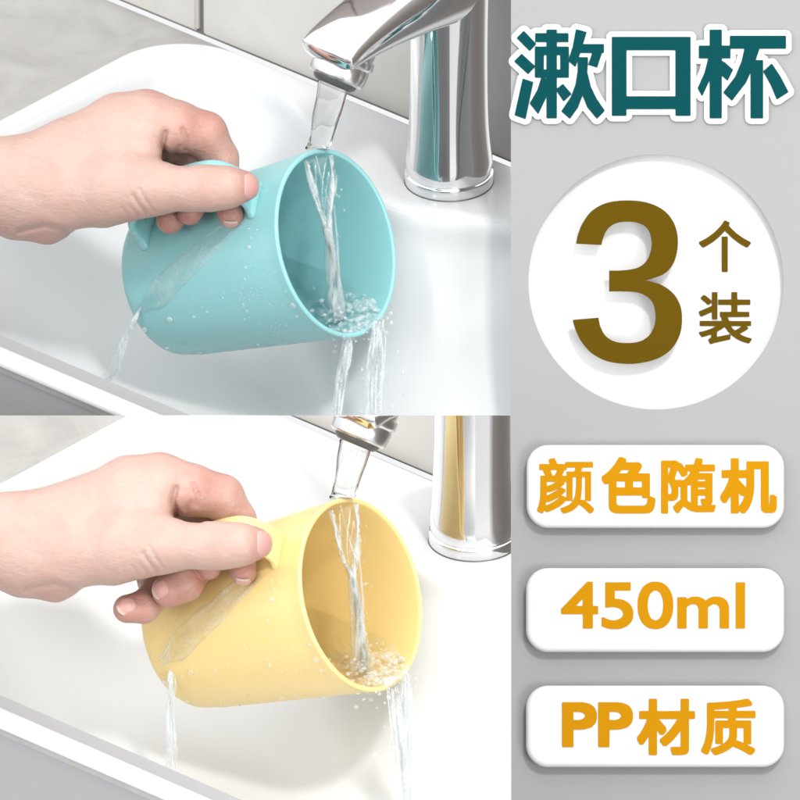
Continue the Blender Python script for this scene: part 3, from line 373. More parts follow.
ARM = [(-190, 186, 0, 60), (-90, 184, 8, 52), (0, 183, 18, 42), (40, 180, 24, 40)]
PALM = [
    [(20, 182, 22, 40), (70, 158, 20, 38), (120, 128, 20, 33), (146, 121, 24, 29)],       # index metacarpal
    [(20, 185, 0, 38), (90, 155, -10, 34), (138, 132, -14, 26)],
    [(20, 190, -20, 34), (80, 165, -40, 30), (128, 148, -48, 22)],
    [(15, 195, -25, 34), (70, 182, -58, 26), (112, 170, -68, 19)],
    [(15, 198, 20, 34), (60, 196, 34, 34), (105, 190, 46, 36), (145, 188, 62, 27)],       # thumb metacarpal
    [(80, 178, 28, 42), (118, 160, 36, 36), (142, 152, 44, 22)],
    [(22, 212, 10, 26), (48, 222, 12, 20), (62, 220, 8, 15)],                             # heel of the palm
]
THUMB = [(120, 188, 58, 34), (158, 188, 74, 26), (194, 189, 88, 22), (212, 189, 90, 22), (229, 188, 89, 20), (243, 187, 86, 16)]
INDEX = [(146, 121, 24, 29), (176, 127, 24, 26.5), (205, 134, 18, 22.5), (220, 158, 10, 18.5), (226, 190, 22, 15.5), (231, 215, 36, 13)]
MIDDLE_T = [(138, 132, -14, 26), (190, 146, -12, 20), (206, 180, -2, 16.5), (190, 213, 20, 12.5)]
RING_T = [(128, 148, -48, 22), (172, 165, -42, 18), (184, 200, -22, 16), (170, 220, 4, 14)]
PINKY_T = [(112, 170, -68, 19), (140, 188, -62, 16), (150, 200, -44, 14), (142, 205, -26, 12)]
MIDDLE_B = [(138, 132, -14, 26), (190, 150, -12, 20), (210, 182, -2, 16.5), (196, 208, 20, 15)]
RING_B = [(128, 148, -48, 22), (172, 180, -40, 18), (182, 212, -10, 18), (174, 226, 16, 18), (159, 233, 24, 17)]
PINKY_B = [(112, 170, -68, 19), (140, 210, -50, 17), (146, 236, -20, 16), (134, 249, 6, 16), (118, 251, 14, 14)]
FOLDS = [
    ([(166, 158), (163, 146), (166, 133)], 4.2, 3.0, -20),
    ([(164, 158), (176, 164), (190, 166)], 2.0, 3.0, 30),
    ([(186, 150), (187, 140), (183, 130)], 2.2, 2.6, -20),
    ([(176, 154), (180, 147)], 1.5, 2.2, -20),
    ([(147, 214), (139, 204), (134, 196)], 1.8, 2.2, 20), ([(155, 212), (146, 200), (141, 190)], 1.2, 1.8, 20),
    ([(139, 217), (131, 207)], 1.1, 1.8, 20), ([(130, 218), (123, 208)], 0.7, 1.6, 20),
    ([(213, 176), (214, 186), (213, 196)], 0.8, 1.5, 20), ([(218, 178), (219, 188), (217, 197)], 0.7, 1.3, 20), ([(208, 177), (208, 188)], 0.5, 1.3, 20),
    ([(20, 232), (45, 226), (66, 230)], 2.2, 3.0, -30), ([(2, 168), (30, 196), (62, 218)], 1.0, 8.0, 10),
    ([(70, 233), (100, 226), (128, 224)], 1.2, 3.0, -30),
]
POSE_T = dict(arm=ARM, palm=PALM, thumb=THUMB, fingers=[(INDEX, 12), (MIDDLE_T, 10), (RING_T, 10), (PINKY_T, 10)], folds=FOLDS)
INDEX_B = [(149, 129, 24, 28), (180, 135, 24, 25.5), (210, 142, 18, 22), (225, 164, 10, 18.5), (229, 192, 22, 15.5), (231, 215, 36, 13)]
PALM_B = [[(20, 182, 22, 40), (70, 164, 20, 37), (122, 136, 20, 32.5), (149, 129, 24, 28)]] + PALM[1:]
POSE_B = dict(arm=ARM, palm=PALM_B, thumb=THUMB, fingers=[(INDEX_B, 12), (MIDDLE_B, 10), (RING_B, 10), (PINKY_B, 10)], folds=FOLDS)

def make_hand(pose, label, origin_px, shift, nails):
    h = 1.25
    lo = np.array([-215, 70, -100], float); hi = np.array([268, 275, 125], float)
    n = np.ceil((hi - lo) / h).astype(int)
    n = ((n + 15) // 16) * 16
    F = np.full(tuple(n), 30, np.float32)
    ys = (lo[1] + h * np.arange(n[1])).astype(np.float32); zs = (lo[2] + h * np.arange(n[2])).astype(np.float32)
    xs = (lo[0] + h * np.arange(n[0])).astype(np.float32)
    bc = [v[::16] + h * 7.5 for v in (xs, ys, zs)]
    C = hand_sdf(np.stack(np.meshgrid(*bc, indexing="ij"), -1).astype(np.float32), pose)
    for i, j, k in np.ndindex(C.shape):                      # only blocks the skin passes through are worked out in full
        sl = (slice(16 * i, 16 * i + 16), slice(16 * j, 16 * j + 16), slice(16 * k, 16 * k + 16))
        if abs(C[i, j, k]) > 30: F[sl] = C[i, j, k]
        else: F[sl] = hand_sdf(np.stack(np.meshgrid(xs[sl[0]], ys[sl[1]], zs[sl[2]], indexing="ij"), -1), pose)
    V, Q = surface_nets(F, lo, h)
    del F
    tow = np.array(TOW); up = np.array(UP); rt = np.array(RIGHT)
    def world(A):
        A = np.asarray(A, float)
        d = A[..., 2:3] * S
        return np.array(ORG) + rt * ((A[..., 0:1] - CX) * S) + up * ((CY - A[..., 1:2]) * S) + tow * d + np.array(shift)
    root = np.array(world(np.array([40, 190, 0.])))
    WV = world(V) 
    me = bpy.data.meshes.new("hand")
    me.vertices.add(len(WV)); me.vertices.foreach_set("co", (WV - root).ravel())
    me.loops.add(Q.size); me.loops.foreach_set("vertex_index", Q.ravel().astype(np.int32))
    me.polygons.add(len(Q)); me.polygons.foreach_set("loop_start", np.arange(0, Q.size, 4, dtype=np.int32)); me.polygons.foreach_set("loop_total", np.full(len(Q), 4, np.int32))
    me.update(calc_edges=True); me.validate()
    # redder skin at fingertips and knuckles
    bl = np.zeros(len(V))
    for (c, r, a) in [((250, 187, 86), 22, .55), ((231, 222, 38), 22, .6), ((214, 187, 105), 16, .25), ((206, 125, 40), 36, .42), ((190, 215, 20), 22, .6),
                      ((168, 225, 4), 24, .55), ((120, 252, 14), 26, .55), ((160, 238, 24), 26, .55), ((150, 100, 30), 26, .18), ((176, 150, 40), 22, .35), ((228, 165, 30), 26, .35), ((145, 212, 70), 18, .2), ((45, 226, 15), 30, .22)]:
        bl = np.maximum(bl, a * np.exp(-((V - np.array(c)) ** 2).sum(1) / (r * r)))
    at = me.attributes.new("blush", "FLOAT", "POINT"); at.data.foreach_set("value", bl.astype(np.float32))
    o = obj("hand", me, M["skin"]); o.location = Vector(root)
    tag(o, label, "hand")
    sm = o.modifiers.new("smooth", "SMOOTH"); sm.factor = 0.5; sm.iterations = 3
    # nails: curved shells that follow the fingertip
    for (c, nrm, al, w, l) in nails:
        c = np.array(c, float); nrm = np.array(nrm, float); nrm /= np.linalg.norm(nrm); al = np.array(al, float); al -= nrm * (al @ nrm); al /= np.linalg.norm(al); bb = np.cross(nrm, al)
        NU, NV = 15, 19; pts = np.zeros((NU, NV, 3)); tipv = np.zeros((NU, NV))
        for i in range(NU):
            for j in range(NV):
                u = -1 + 2 * i / (NU - 1); v = -1 + 2 * j / (NV - 1)
                uu = u * math.sqrt(1 - 0.42 * v * v); vv = v * math.sqrt(1 - 0.42 * u * u)
                pts[i, j] = c + bb * uu * w + al * vv * l + nrm * 16; tipv[i, j] = (v + 1) / 2
        trav = np.zeros((NU, NV))
        for _ in range(30):
            d = np.clip(hand_sdf(pts.astype(np.float32), pose), -2, 2) * 0.7
            d = np.minimum(trav + d, 21) - trav; trav += d; pts -= nrm * d[..., None]
        pts_o = pts + nrm * 0.75
        # slightly sunk border, free edge stands proud
        for i in range(NU):
            for j in range(NV):
                ed = max(abs(-1 + 2 * i / (NU - 1)), -(-1 + 2 * j / (NV - 1)))
                if ed > 0.93: pts_o[i, j] -= nrm * 1.1
                if j >= NV - 2: pts_o[i, j] += al * 1.2
        A = world(pts_o.reshape(-1, 3)); B = world((pts_o - nrm * 1.2).reshape(-1, 3))
        vs = [Vector(p) - Vector(root) for p in A] + [Vector(p) - Vector(root) for p in B]; fs = []; K = NU * NV
        for i in range(NU - 1):
            for j in range(NV - 1):
                q = (i * NV + j, i * NV + j + 1, (i + 1) * NV + j + 1, (i + 1) * NV + j)
                fs.append(q); fs.append(tuple(x + K for x in q[::-1]))
        rim = [i * NV for i in range(NU)] + [(NU - 1) * NV + j for j in range(1, NV)] + [i * NV + NV - 1 for i in range(NU - 2, -1, -1)] + [j for j in range(NV - 2, 0, -1)]
        for a, b2 in zip(rim, rim[1:] + rim[:1]): fs.append((a, b2, b2 + K, a + K))
        nm = mesh_of(vs, fs, "nail"); a2 = nm.attributes.new("tip", "FLOAT", "POINT"); a2.data.foreach_set("value", np.concatenate([tipv.ravel()] * 2).astype(np.float32))
        bmx = bmesh.new(); bmx.from_mesh(nm); bmesh.ops.recalc_face_normals(bmx, faces=bmx.faces); bmx.to_mesh(nm); bmx.free()
        no = bpy.data.objects.new("nail", nm); link(no); nm.materials.append(M["nail"]); no.parent = o
        for p in nm.polygons: p.use_smooth = True
    return o

# ------------------------------------------------------------------ the mug
AX = Vector((0.782, 0.168, 0.6)).normalized()                 # in right / up / towards
def cf(v): return RIGHT * v[0] + UP * v[1] + TOW * v[2]       # camera-aligned vector -> world
CUPX = cf(AX).normalized()
E1 = cf((-.21, .978, 0)); E1 = (E1 - CUPX * E1.dot(CUPX)).normalized(); E2 = CUPX.cross(E1)
if E2.dot(TOW) < 0: E2 = -E2
CL, R0, R1 = 222 * S, 96 * S, 78 * S
def cup_r(t): return R0 + (R1 - R0) * (t / CL)                # outer radius at depth t behind the rim
def make_mug(material, C0, label, low=0.0):
    root = thing("mug", C0 - CUPX * CL, label, "mug", "mugs held under the running taps")
    th = 0.0019; pr = []
    f = 0.007                                                # bottom fillet
    pr.append((-CL, 0.0001)); pr.append((-CL, R1 * 0.5)); pr.append((-CL, R1 - f - 0.002))
    for k in range(9):
        a = math.pi / 2 * k / 8; pr.append((-CL + f - f * math.cos(a), R1 - f + f * math.sin(a)))
    for k in range(1, 13): t = CL - f - (CL - f - 0.001) * k / 12; pr.append((-t, cup_r(t)))
    for k in range(9):
        a = math.pi * k / 8; pr.append((-0.001 + 0.00095 * math.sin(a) + 0.0005, R0 - th / 2 + (th / 2 + 0.0001) * math.cos(a)))
    for k in range(1, 13): t = 0.001 + (CL - th - f) * k / 12; pr.append((-t, cup_r(t) - th))
    r2 = cup_r(CL) - th
    for k in range(1, 9):
        a = math.pi / 2 * k / 8; pr.append((-(CL - th - f * .8) - f * .8 * math.sin(a), r2 - f * .8 + f * .8 * math.cos(a)))
    pr.append((-(CL - th), 0.0001))
    v, fc = lathe(pr, C0, CUPX, E1, 128)
    obj("cup_body", mesh_of(v, fc), material, root)
    # strap handle
    ph = R(50); rad = E1 * math.cos(ph) + E2 * math.sin(ph); tan = -E1 * math.sin(ph) + E2 * math.cos(ph)
    px = S
    path = [(34 * px, cup_r(34 * px) - 3 * px), (33 * px, cup_r(34 * px) + 14 * px), (37 * px, cup_r(34 * px) + 32 * px), (50 * px, cup_r(40 * px) + 49 * px), (75 * px, cup_r(80 * px) + 56 * px),
            (120 * px, cup_r(120 * px) + 54 * px), (155 * px, cup_r(160 * px) + 44 * px), (174 * px, cup_r(170 * px) + 30 * px), (180 * px, cup_r(180 * px) + 12 * px), (181 * px, cup_r(180 * px) - 3 * px)]
    path = [(a, b_ - low * px * min(1, max(0, (b_ - R0 * .9) / (30 * px)))) for a, b_ in path]
    pts = catmull([Vector((a, b_, 0)) for a, b_ in path], 8); rr = []
    for i, p in enumerate(pts):
        tg = (pts[min(i + 1, len(pts) - 1)] - pts[max(i - 1, 0)]).normalized(); nn = Vector((-tg.y, tg.x, 0))
        s = i / (len(pts) - 1); fl = 1 + 0.28 * (math.exp(-(s / .06) ** 2) + math.exp(-((1 - s) / .06) ** 2))
        hw, ht, ring = 17.5 * px * fl, 4.6 * px * fl, []
        for k in range(24):
            a = 2 * math.pi * k / 24; ca, sa = math.cos(a), math.sin(a)
            x = hw * math.copysign(abs(ca) ** 0.45, ca); y = ht * math.copysign(abs(sa) ** 0.6, sa)
            q = p + nn * y; ring.append(C0 - CUPX * q.x + rad * q.y + tan * x)
        rr.append(ring)
    v, fc = rings(rr, True, True, True)
    me = mesh_of(v, fc); bm = bmesh.new(); bm.from_mesh(me); bmesh.ops.recalc_face_normals(bm, faces=bm.faces); bm.to_mesh(me); bm.free()
    obj("handle", me, material, root)
    return root

def on_cup(C0, px, py, lift=0.0, inside=False):
    """point where the line of sight through a spot of the mug meets its outer wall"""
    o = CAMP; dr = (W(px, py, 0) - CAMP).normalized()
    best = None; lo_, hi_ = (D - 0.12), (D + 0.12); n = 480
    for i in range(n):
        s = lo_ + (hi_ - lo_) * i / n; p = o + dr * s; q = p - C0; t = -q.dot(CUPX); r_ = (q + CUPX * t).length
        if -0.001 <= t <= CL and r_ <= cup_r(t):
            rv = (q + CUPX * t).normalized(); return C0 - CUPX * t + rv * (cup_r(t) + lift), rv
    return None, None

# ------------------------------------------------------------------ one display: basin, wall, tap, mug, hand, water
ZR = W(449, 180, -0.072).z                                     # height of the basin rim in the upper display
def G(px, py, z):                                              # spot on a horizontal plane
    dr = (W(px, py, 0) - CAMP).normalized(); s = (z - CAMP.z) / dr.z; return CAMP + dr * s
AU = R(-41.3); UV = Vector((math.cos(AU), math.sin(AU), 0)); VV = Vector((-UV.y, UV.x, 0))   # along / towards the wall

def star(curve, c, n):
    """resample a closed plan outline at n equal angles round c"""
    out = []; P = [(p.x - c.x, p.y - c.y) for p in curve]
    for k in range(n):
        a = 2 * math.pi * k / n; dx, dy = math.cos(a), math.sin(a); best = 0
        for i in range(len(P)):
            x0, y0 = P[i]; x1, y1 = P[(i + 1) % len(P)]; ex, ey = x1 - x0, y1 - y0
            den = dx * ey - dy * ex
            if abs(den) < 1e-12: continue
            s = (x0 * ey - y0 * ex) / den; t_ = (x0 * dy - y0 * dx) / den
            if s > 0 and -1e-6 <= t_ <= 1 + 1e-6: best = max(best, s)
        out.append(Vector((c.x + dx * best, c.y + dy * best, 0)))
    return out

def uv(p): return Vector((p.dot(UV), p.dot(VV)))
def fromuv(u, v, z=0): return UV * u + VV * v + Vector((0, 0, z))

def display(which, dx, dy):
    seam = which; T = Tat(449, 181, -0.072, dx, dy, ZB if which == 'bottom' else 0)          # where this display stands
    z = ZR
    near = "upper display" if which == "top" else "lower display"
    mugc = "turquoise" if which == "top" else "yellow"
    # --- basin
    L = uv(G(0, 118, z)).x                                      # outer edges in plan
    B = uv(G(312, 83, z)).y
    Fr = uv(G(64, 387, z)).y
    Rr = L + 0.56
    cr_ = 0.034
    def rrect(l, r, f, b, rad, n=10):
        out = []
        for (cx_, cy_, a0) in ((r - rad, b - rad, 0), (l + rad, b - rad, 90), (l + rad, f + rad, 180), (r - rad, f + rad, 270)):
            for k in range(n + 1):
                a = R(a0 + 90 * k / n); out.append(fromuv(cx_ + rad * math.cos(a), cy_ + rad * math.sin(a)))
        return out
    outer = rrect(L, Rr, Fr, B, cr_)
    li, bi, fi, ri = L + 0.011, B - 0.010, Fr + 0.009, Rr - 0.012
    # inner edge with the tap ledge bulging into the bowl
    lp = [uv(G(*q, z)) for q in ((300, 112), (345, 170), (385, 205), (440, 217), (511, 224), (600, 236), (700, 262))]
    rad = 0.032
    ctl = []
    for k in range(7): a = R(180 + 90 * k / 6); ctl.append(Vector((li + rad + rad * math.cos(a), fi + rad + rad * math.sin(a), 0)))
    for k in range(7): a = R(270 + 90 * k / 6); ctl.append(Vector((ri - rad + rad * math.cos(a), fi + rad + rad * math.sin(a), 0)))
    ctl.append(Vector((ri, (fi + bi) / 2, 0)))
    ctl.append(Vector((ri - 0.01, bi - 0.05, 0)))
    ctl.append(Vector((lp[6].x + 0.03, (lp[6].y + bi) / 2, 0)))
    for q in reversed(lp[:]): ctl.append(Vector((q.x, min(q.y, bi), 0)))
    ctl.append(Vector((lp[0].x - 0.03, bi, 0)))
    for k in range(7): a = R(90 + 90 * k / 6); ctl.append(Vector((li + rad + rad * math.cos(a), bi - rad + rad * math.sin(a), 0)))
    inner = [fromuv(p.x, p.y) for p in catmull(ctl, 6, True)]
    cen = fromuv((L + Rr) / 2 - 0.05, Fr + (B - Fr) * 0.42)
    N = 480
    O = star(outer, cen, N); I = star(inner, cen, N)
    def lift(P, zz): return [Vector((p.x, p.y, z + zz)) + T for p in P]
    def inset(P, d): return [p + (cen - p).normalized() * d for p in P]
    RR = [lift(inset(O, 0.003), -0.0040), lift(inset(O, 0.0004), -0.0037), lift(O, -0.0031), lift(O, -0.0026)]
    for k in range(1, 7):
        a = math.pi / 2 * k / 6; RR.append(lift(inset(O, 0.0025 * (1 - math.cos(a))), -0.0025 + 0.0025 * math.sin(a)))
    O2 = inset(O, 0.0025)
    for k in range(1, 6):
        RR.append(lift([O2[i].lerp(I[i], k / 6) for i in range(N)], 0.0))
    prof = catmull([Vector(q) for q in ((-0.012, 0, 0), (0.004, -0.0004, 0), (0.018, -0.004, 0), (0.045, -0.016, 0), (0.16, -0.044, 0), (0.30, -0.066, 0), (0.46, -0.078, 0), (0.70, -0.083, 0), (0.9, -0.085, 0))], 5)
    floor = star(rrect(li, ri, fi, bi - 0.05, 0.05), cen, N)
    for q in prof:
        p_ = max(q.x, 0); w_ = min(1, p_ * 2.2)
        RR.append(lift([(I[i].lerp(floor[i], w_)).lerp(cen, p_) for i in range(N)], q.y))
    RR.append(lift([cen + (O[i] - cen) * 0.02 for i in range(N)], -0.0855))
    v, f = rings(RR, True, False, True)
    me = mesh_of([p - T for p in v], f); 
    o = obj("basin", me, M["ceramic"]); 
    for i_, vt in enumerate(me.vertices): vt.co = v[i_]
    bm = bmesh.new(); bm.from_mesh(me); bmesh.ops.recalc_face_normals(bm, faces=bm.faces); bm.to_mesh(me); bm.free()
    clip(o, True, seam)
    tag(o, "white ceramic washbasin under the %s mug, in the %s" % (mugc, near), "basin")
    # --- added grey panel for the basin's shaded outer side, and counter behind
    zc = z - 0.0038
    def box_uv(u0, u1, v0, v1, z0, z1):
        c = [fromuv(a, b_, zz) + T for zz in (z0, z1) for a, b_ in ((u0, v0), (u1, v0), (u1, v1), (u0, v1))]
        return c, [(3, 2, 1, 0), (4, 5, 6, 7), (0, 1, 5, 4), (1, 2, 6, 5), (2, 3, 7, 6), (3, 0, 4, 7)]
    def ringslab(hole, u0, u1, v0, v1, z0, z1):
        # counter slab with an opening for the bowl
        outr = star([fromuv(u0, v0), fromuv(u1, v0), fromuv(u1, v1), fromuv(u0, v1)], cen, N)
        A = [Vector((p.x, p.y, z1)) + T for p in hole]; Bq = [Vector((p.x, p.y, z1)) + T for p in outr]
        C_ = [Vector((p.x, p.y, z0)) + T for p in outr]; Dq = [Vector((p.x, p.y, z0)) + T for p in hole]
        return rings([Dq, A, Bq, C_])
    wl = uv(G(240, 55, z - 0.004)).y                            # the wall's foot
    wl = max(wl, B + 0.002)
    v, f = ringslab([p + (cen - p).normalized() * 0.002 for p in O], L - 0.5, Rr + 0.02, Fr + 0.0012, wl, zc - 0.003, zc - 0.0003)
    o = obj("counter", mesh_of(v, f), M["counter"], None, False); clip(o, True, seam); o["kind"] = "structure"; o["label"] = "grey marbled counter round the basin in the %s" % near
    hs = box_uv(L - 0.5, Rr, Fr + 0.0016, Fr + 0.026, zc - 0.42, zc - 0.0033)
    o = obj("basin_shade_panel", mesh_of(*hs), M["shade_panel"], None, False); clip(o, True, seam)
    tag(o, "added grey panel for the shaded outer side of the basin of the %s" % near, "shade_panel")
    # --- tiled wall
    wr = thing("tiled_wall", fromuv(L, wl, zc) + T, "pale tiled wall behind the basin of the %s" % near, "wall", "tiled walls behind the basins")
    gx = uv(G(200, 30, z)).x
    # grout joint where the photograph has it: find u on the wall plane seen at pixel 200,20
    dr = (W(199, 15, 0) - CAMP).normalized(); s_ = (wl - CAMP.dot(VV)) / dr.dot(VV); gp = CAMP + dr * s_; gx = gp.dot(UV)
    tw = 0.30; g2 = 0.0016
    for i in range(-2, 3):
        u0 = gx + i * tw + g2; u1 = gx + (i + 1) * tw - g2
        for j in range(2):
            z0 = zc + 0.002 + j * 0.112; z1 = z0 + (0.109, 0.25)[j]
            bm = bmesh.new(); vv, ff = box_uv(u0, u1, wl, wl + 0.008, z0, z1)
            bv = [bm.verts.new(p) for p in vv]
            for q in ff: bm.faces.new([bv[k] for k in q])
            bmesh.ops.bevel(bm, geom=bm.edges[:], offset=0.0012, segments=2, affect="EDGES")
            me = bpy.data.meshes.new("tile"); bm.to_mesh(me); bm.free()
            o = obj("tile", me, M["unseen_taupe"] if j else M["tile"], wr, False); clip(o, True, seam)  # upper row is made up, out of view, to darken reflections
            if len(o.data.vertices) == 0: bpy.data.objects.remove(o)
    o = obj("grout_bed", mesh_of(*box_uv(gx - 2 * tw, gx + 3 * tw, wl + 0.003, wl + 0.03, zc, zc + 0.37)), M["grout"], wr, False); clip(o, True, seam)
    # --- tap
    fb = G(449, 181, z) + T; UPZ = Vector((0, 0, 1)); H = 0.122
    tap = thing("faucet", fb, "chrome faucet pouring onto the %s mug" % mugc, "faucet")
    pr = [(0.0, 0.0185), (0.0007, 0.0188), (0.0045, 0.0188), (0.0052, 0.0184), (0.0056, 0.0180), (0.007, 0.0182), (0.0105, 0.0184), (0.014, 0.0181), (0.019, 0.0176), (0.028, 0.0170), (0.040, 0.0167), (0.06, 0.0166), (0.08, 0.0168), (0.10, 0.0172), (H - 0.004, 0.0175), (H - 0.001, 0.0172), (H, 0.016), (H, 0.0001)]
    # smooth it a little
    prs = catmull([Vector((a, b_, 0)) for a, b_ in pr], 3)
    v, f = lathe([(p.x, max(p.y, 0.0001)) for p in prs], fb, UPZ, RIGHT, 96)
    o = obj("pillar", mesh_of(v, f), M["chrome"], tap); clip(o, True, seam, True)
    v, f = lathe([(-0.0004, 0.0175), (-0.0004, 0.0190), (0.0003, 0.0190), (0.0004, 0.0186)], fb, UPZ, RIGHT, 96)
    o = obj("base_gasket", mesh_of(v, f), M["mesh_grey"], tap); clip(o, True, seam)
    dirv = -VV
    tipc = fb + dirv * 0.0725 + UPZ * 0.0905
    # spout: a loft from inside the pillar to the tip, drooping and narrowing
    st = [(-0.012, 0.1015, 0.0160, 0.0190), (0.002, 0.0995, 0.0174, 0.0200), (0.014, 0.0985, 0.0172, 0.0175), (0.028, 0.0975, 0.0165, 0.0145), (0.044, 0.0962, 0.0155, 0.0118), (0.060, 0.0945, 0.0150, 0.0092), (0.0715, 0.0925, 0.0147, 0.0072), (0.0765, 0.0910, 0.0142, 0.0058)]
    sp = catmull([Vector((a, b_, 0)) for a, b_, _, _ in st], 6); sw = catmull([Vector((c_, d_, 0)) for _, _, c_, d_ in st], 6)
    RRs = []
    for i, p in enumerate(sp):
        tg = (sp[min(i + 1, len(sp) - 1)] - sp[max(i - 1, 0)]).normalized(); nn = Vector((-tg.y, tg.x, 0))
        ring = []
        for k in range(48):
            a = 2 * math.pi * k / 48; ca, sa = math.cos(a), math.sin(a)
            x = sw[i].x * math.copysign(abs(ca) ** 0.72, ca); y = sw[i].y * math.copysign(abs(sa) ** 0.72, sa)
            q = p + nn * y; ring.append(fb + dirv * q.x + UPZ * q.y + UV * x)
        RRs.append(ring)
    c_ = sum(RRs[-1], Vector()) / 48; ndir = (c_ - sum(RRs[-7], Vector()) / 48).normalized()
    base = RRs[-1]
    for k in range(1, 7):
        a = math.pi / 2 * k / 6; RRs.append([c_ + (p - c_) * max(math.cos(a), 0.02) + ndir * 0.0030 * math.sin(a) for p in base])
    v, f = rings(RRs, True, True, True)
    me = mesh_of(v, f); bm = bmesh.new(); bm.from_mesh(me); bmesh.ops.recalc_face_normals(bm, faces=bm.faces); bm.to_mesh(me); bm.free()
    o = obj("spout", me, M["chrome"], tap); clip(o, True, seam, True)
    ad = (-UPZ * 0.81 + dirv * 0.587).normalized()               # the aerator looks down and a little forward
    ac = fb + dirv * 0.0650 + UPZ * 0.0868
    av = [(-0.006, 0.0120), (-0.0005, 0.0120), (0.0002, 0.0130), (0.0030, 0.0132), (0.0036, 0.0130), (0.0040, 0.0123), (0.0046, 0.0121), (0.0052, 0.0125), (0.0108, 0.0122), (0.0118, 0.0116), (0.0120, 0.0106), (0.0105, 0.0100)]
    v, f = lathe(av, ac, ad, UV, 72); ae = obj("aerator_ring", mesh_of(v, f), M["satin"], tap); clip(ae, True, seam)
    v, f = lathe([(0.009, 0.0102), (0.0112, 0.0101), (0.0135, 0.0092), (0.0146, 0.0078), (0.0142, 0.006), (0.0142, 0.0002)], ac, ad, UV, 60)
    o = obj("aerator_screen", mesh_of(v, f), M["mesh_grey"], tap); clip(o, True, seam)
    outlet = ac + ad * 0.0142
    return T, outlet, mugc, near

def px_of(p):
    q = p - CAMP; dd = -q.dot(TOW); return (CX + q.dot(RIGHT) / dd * D / S, CY - q.dot(UP) / dd * D / S)

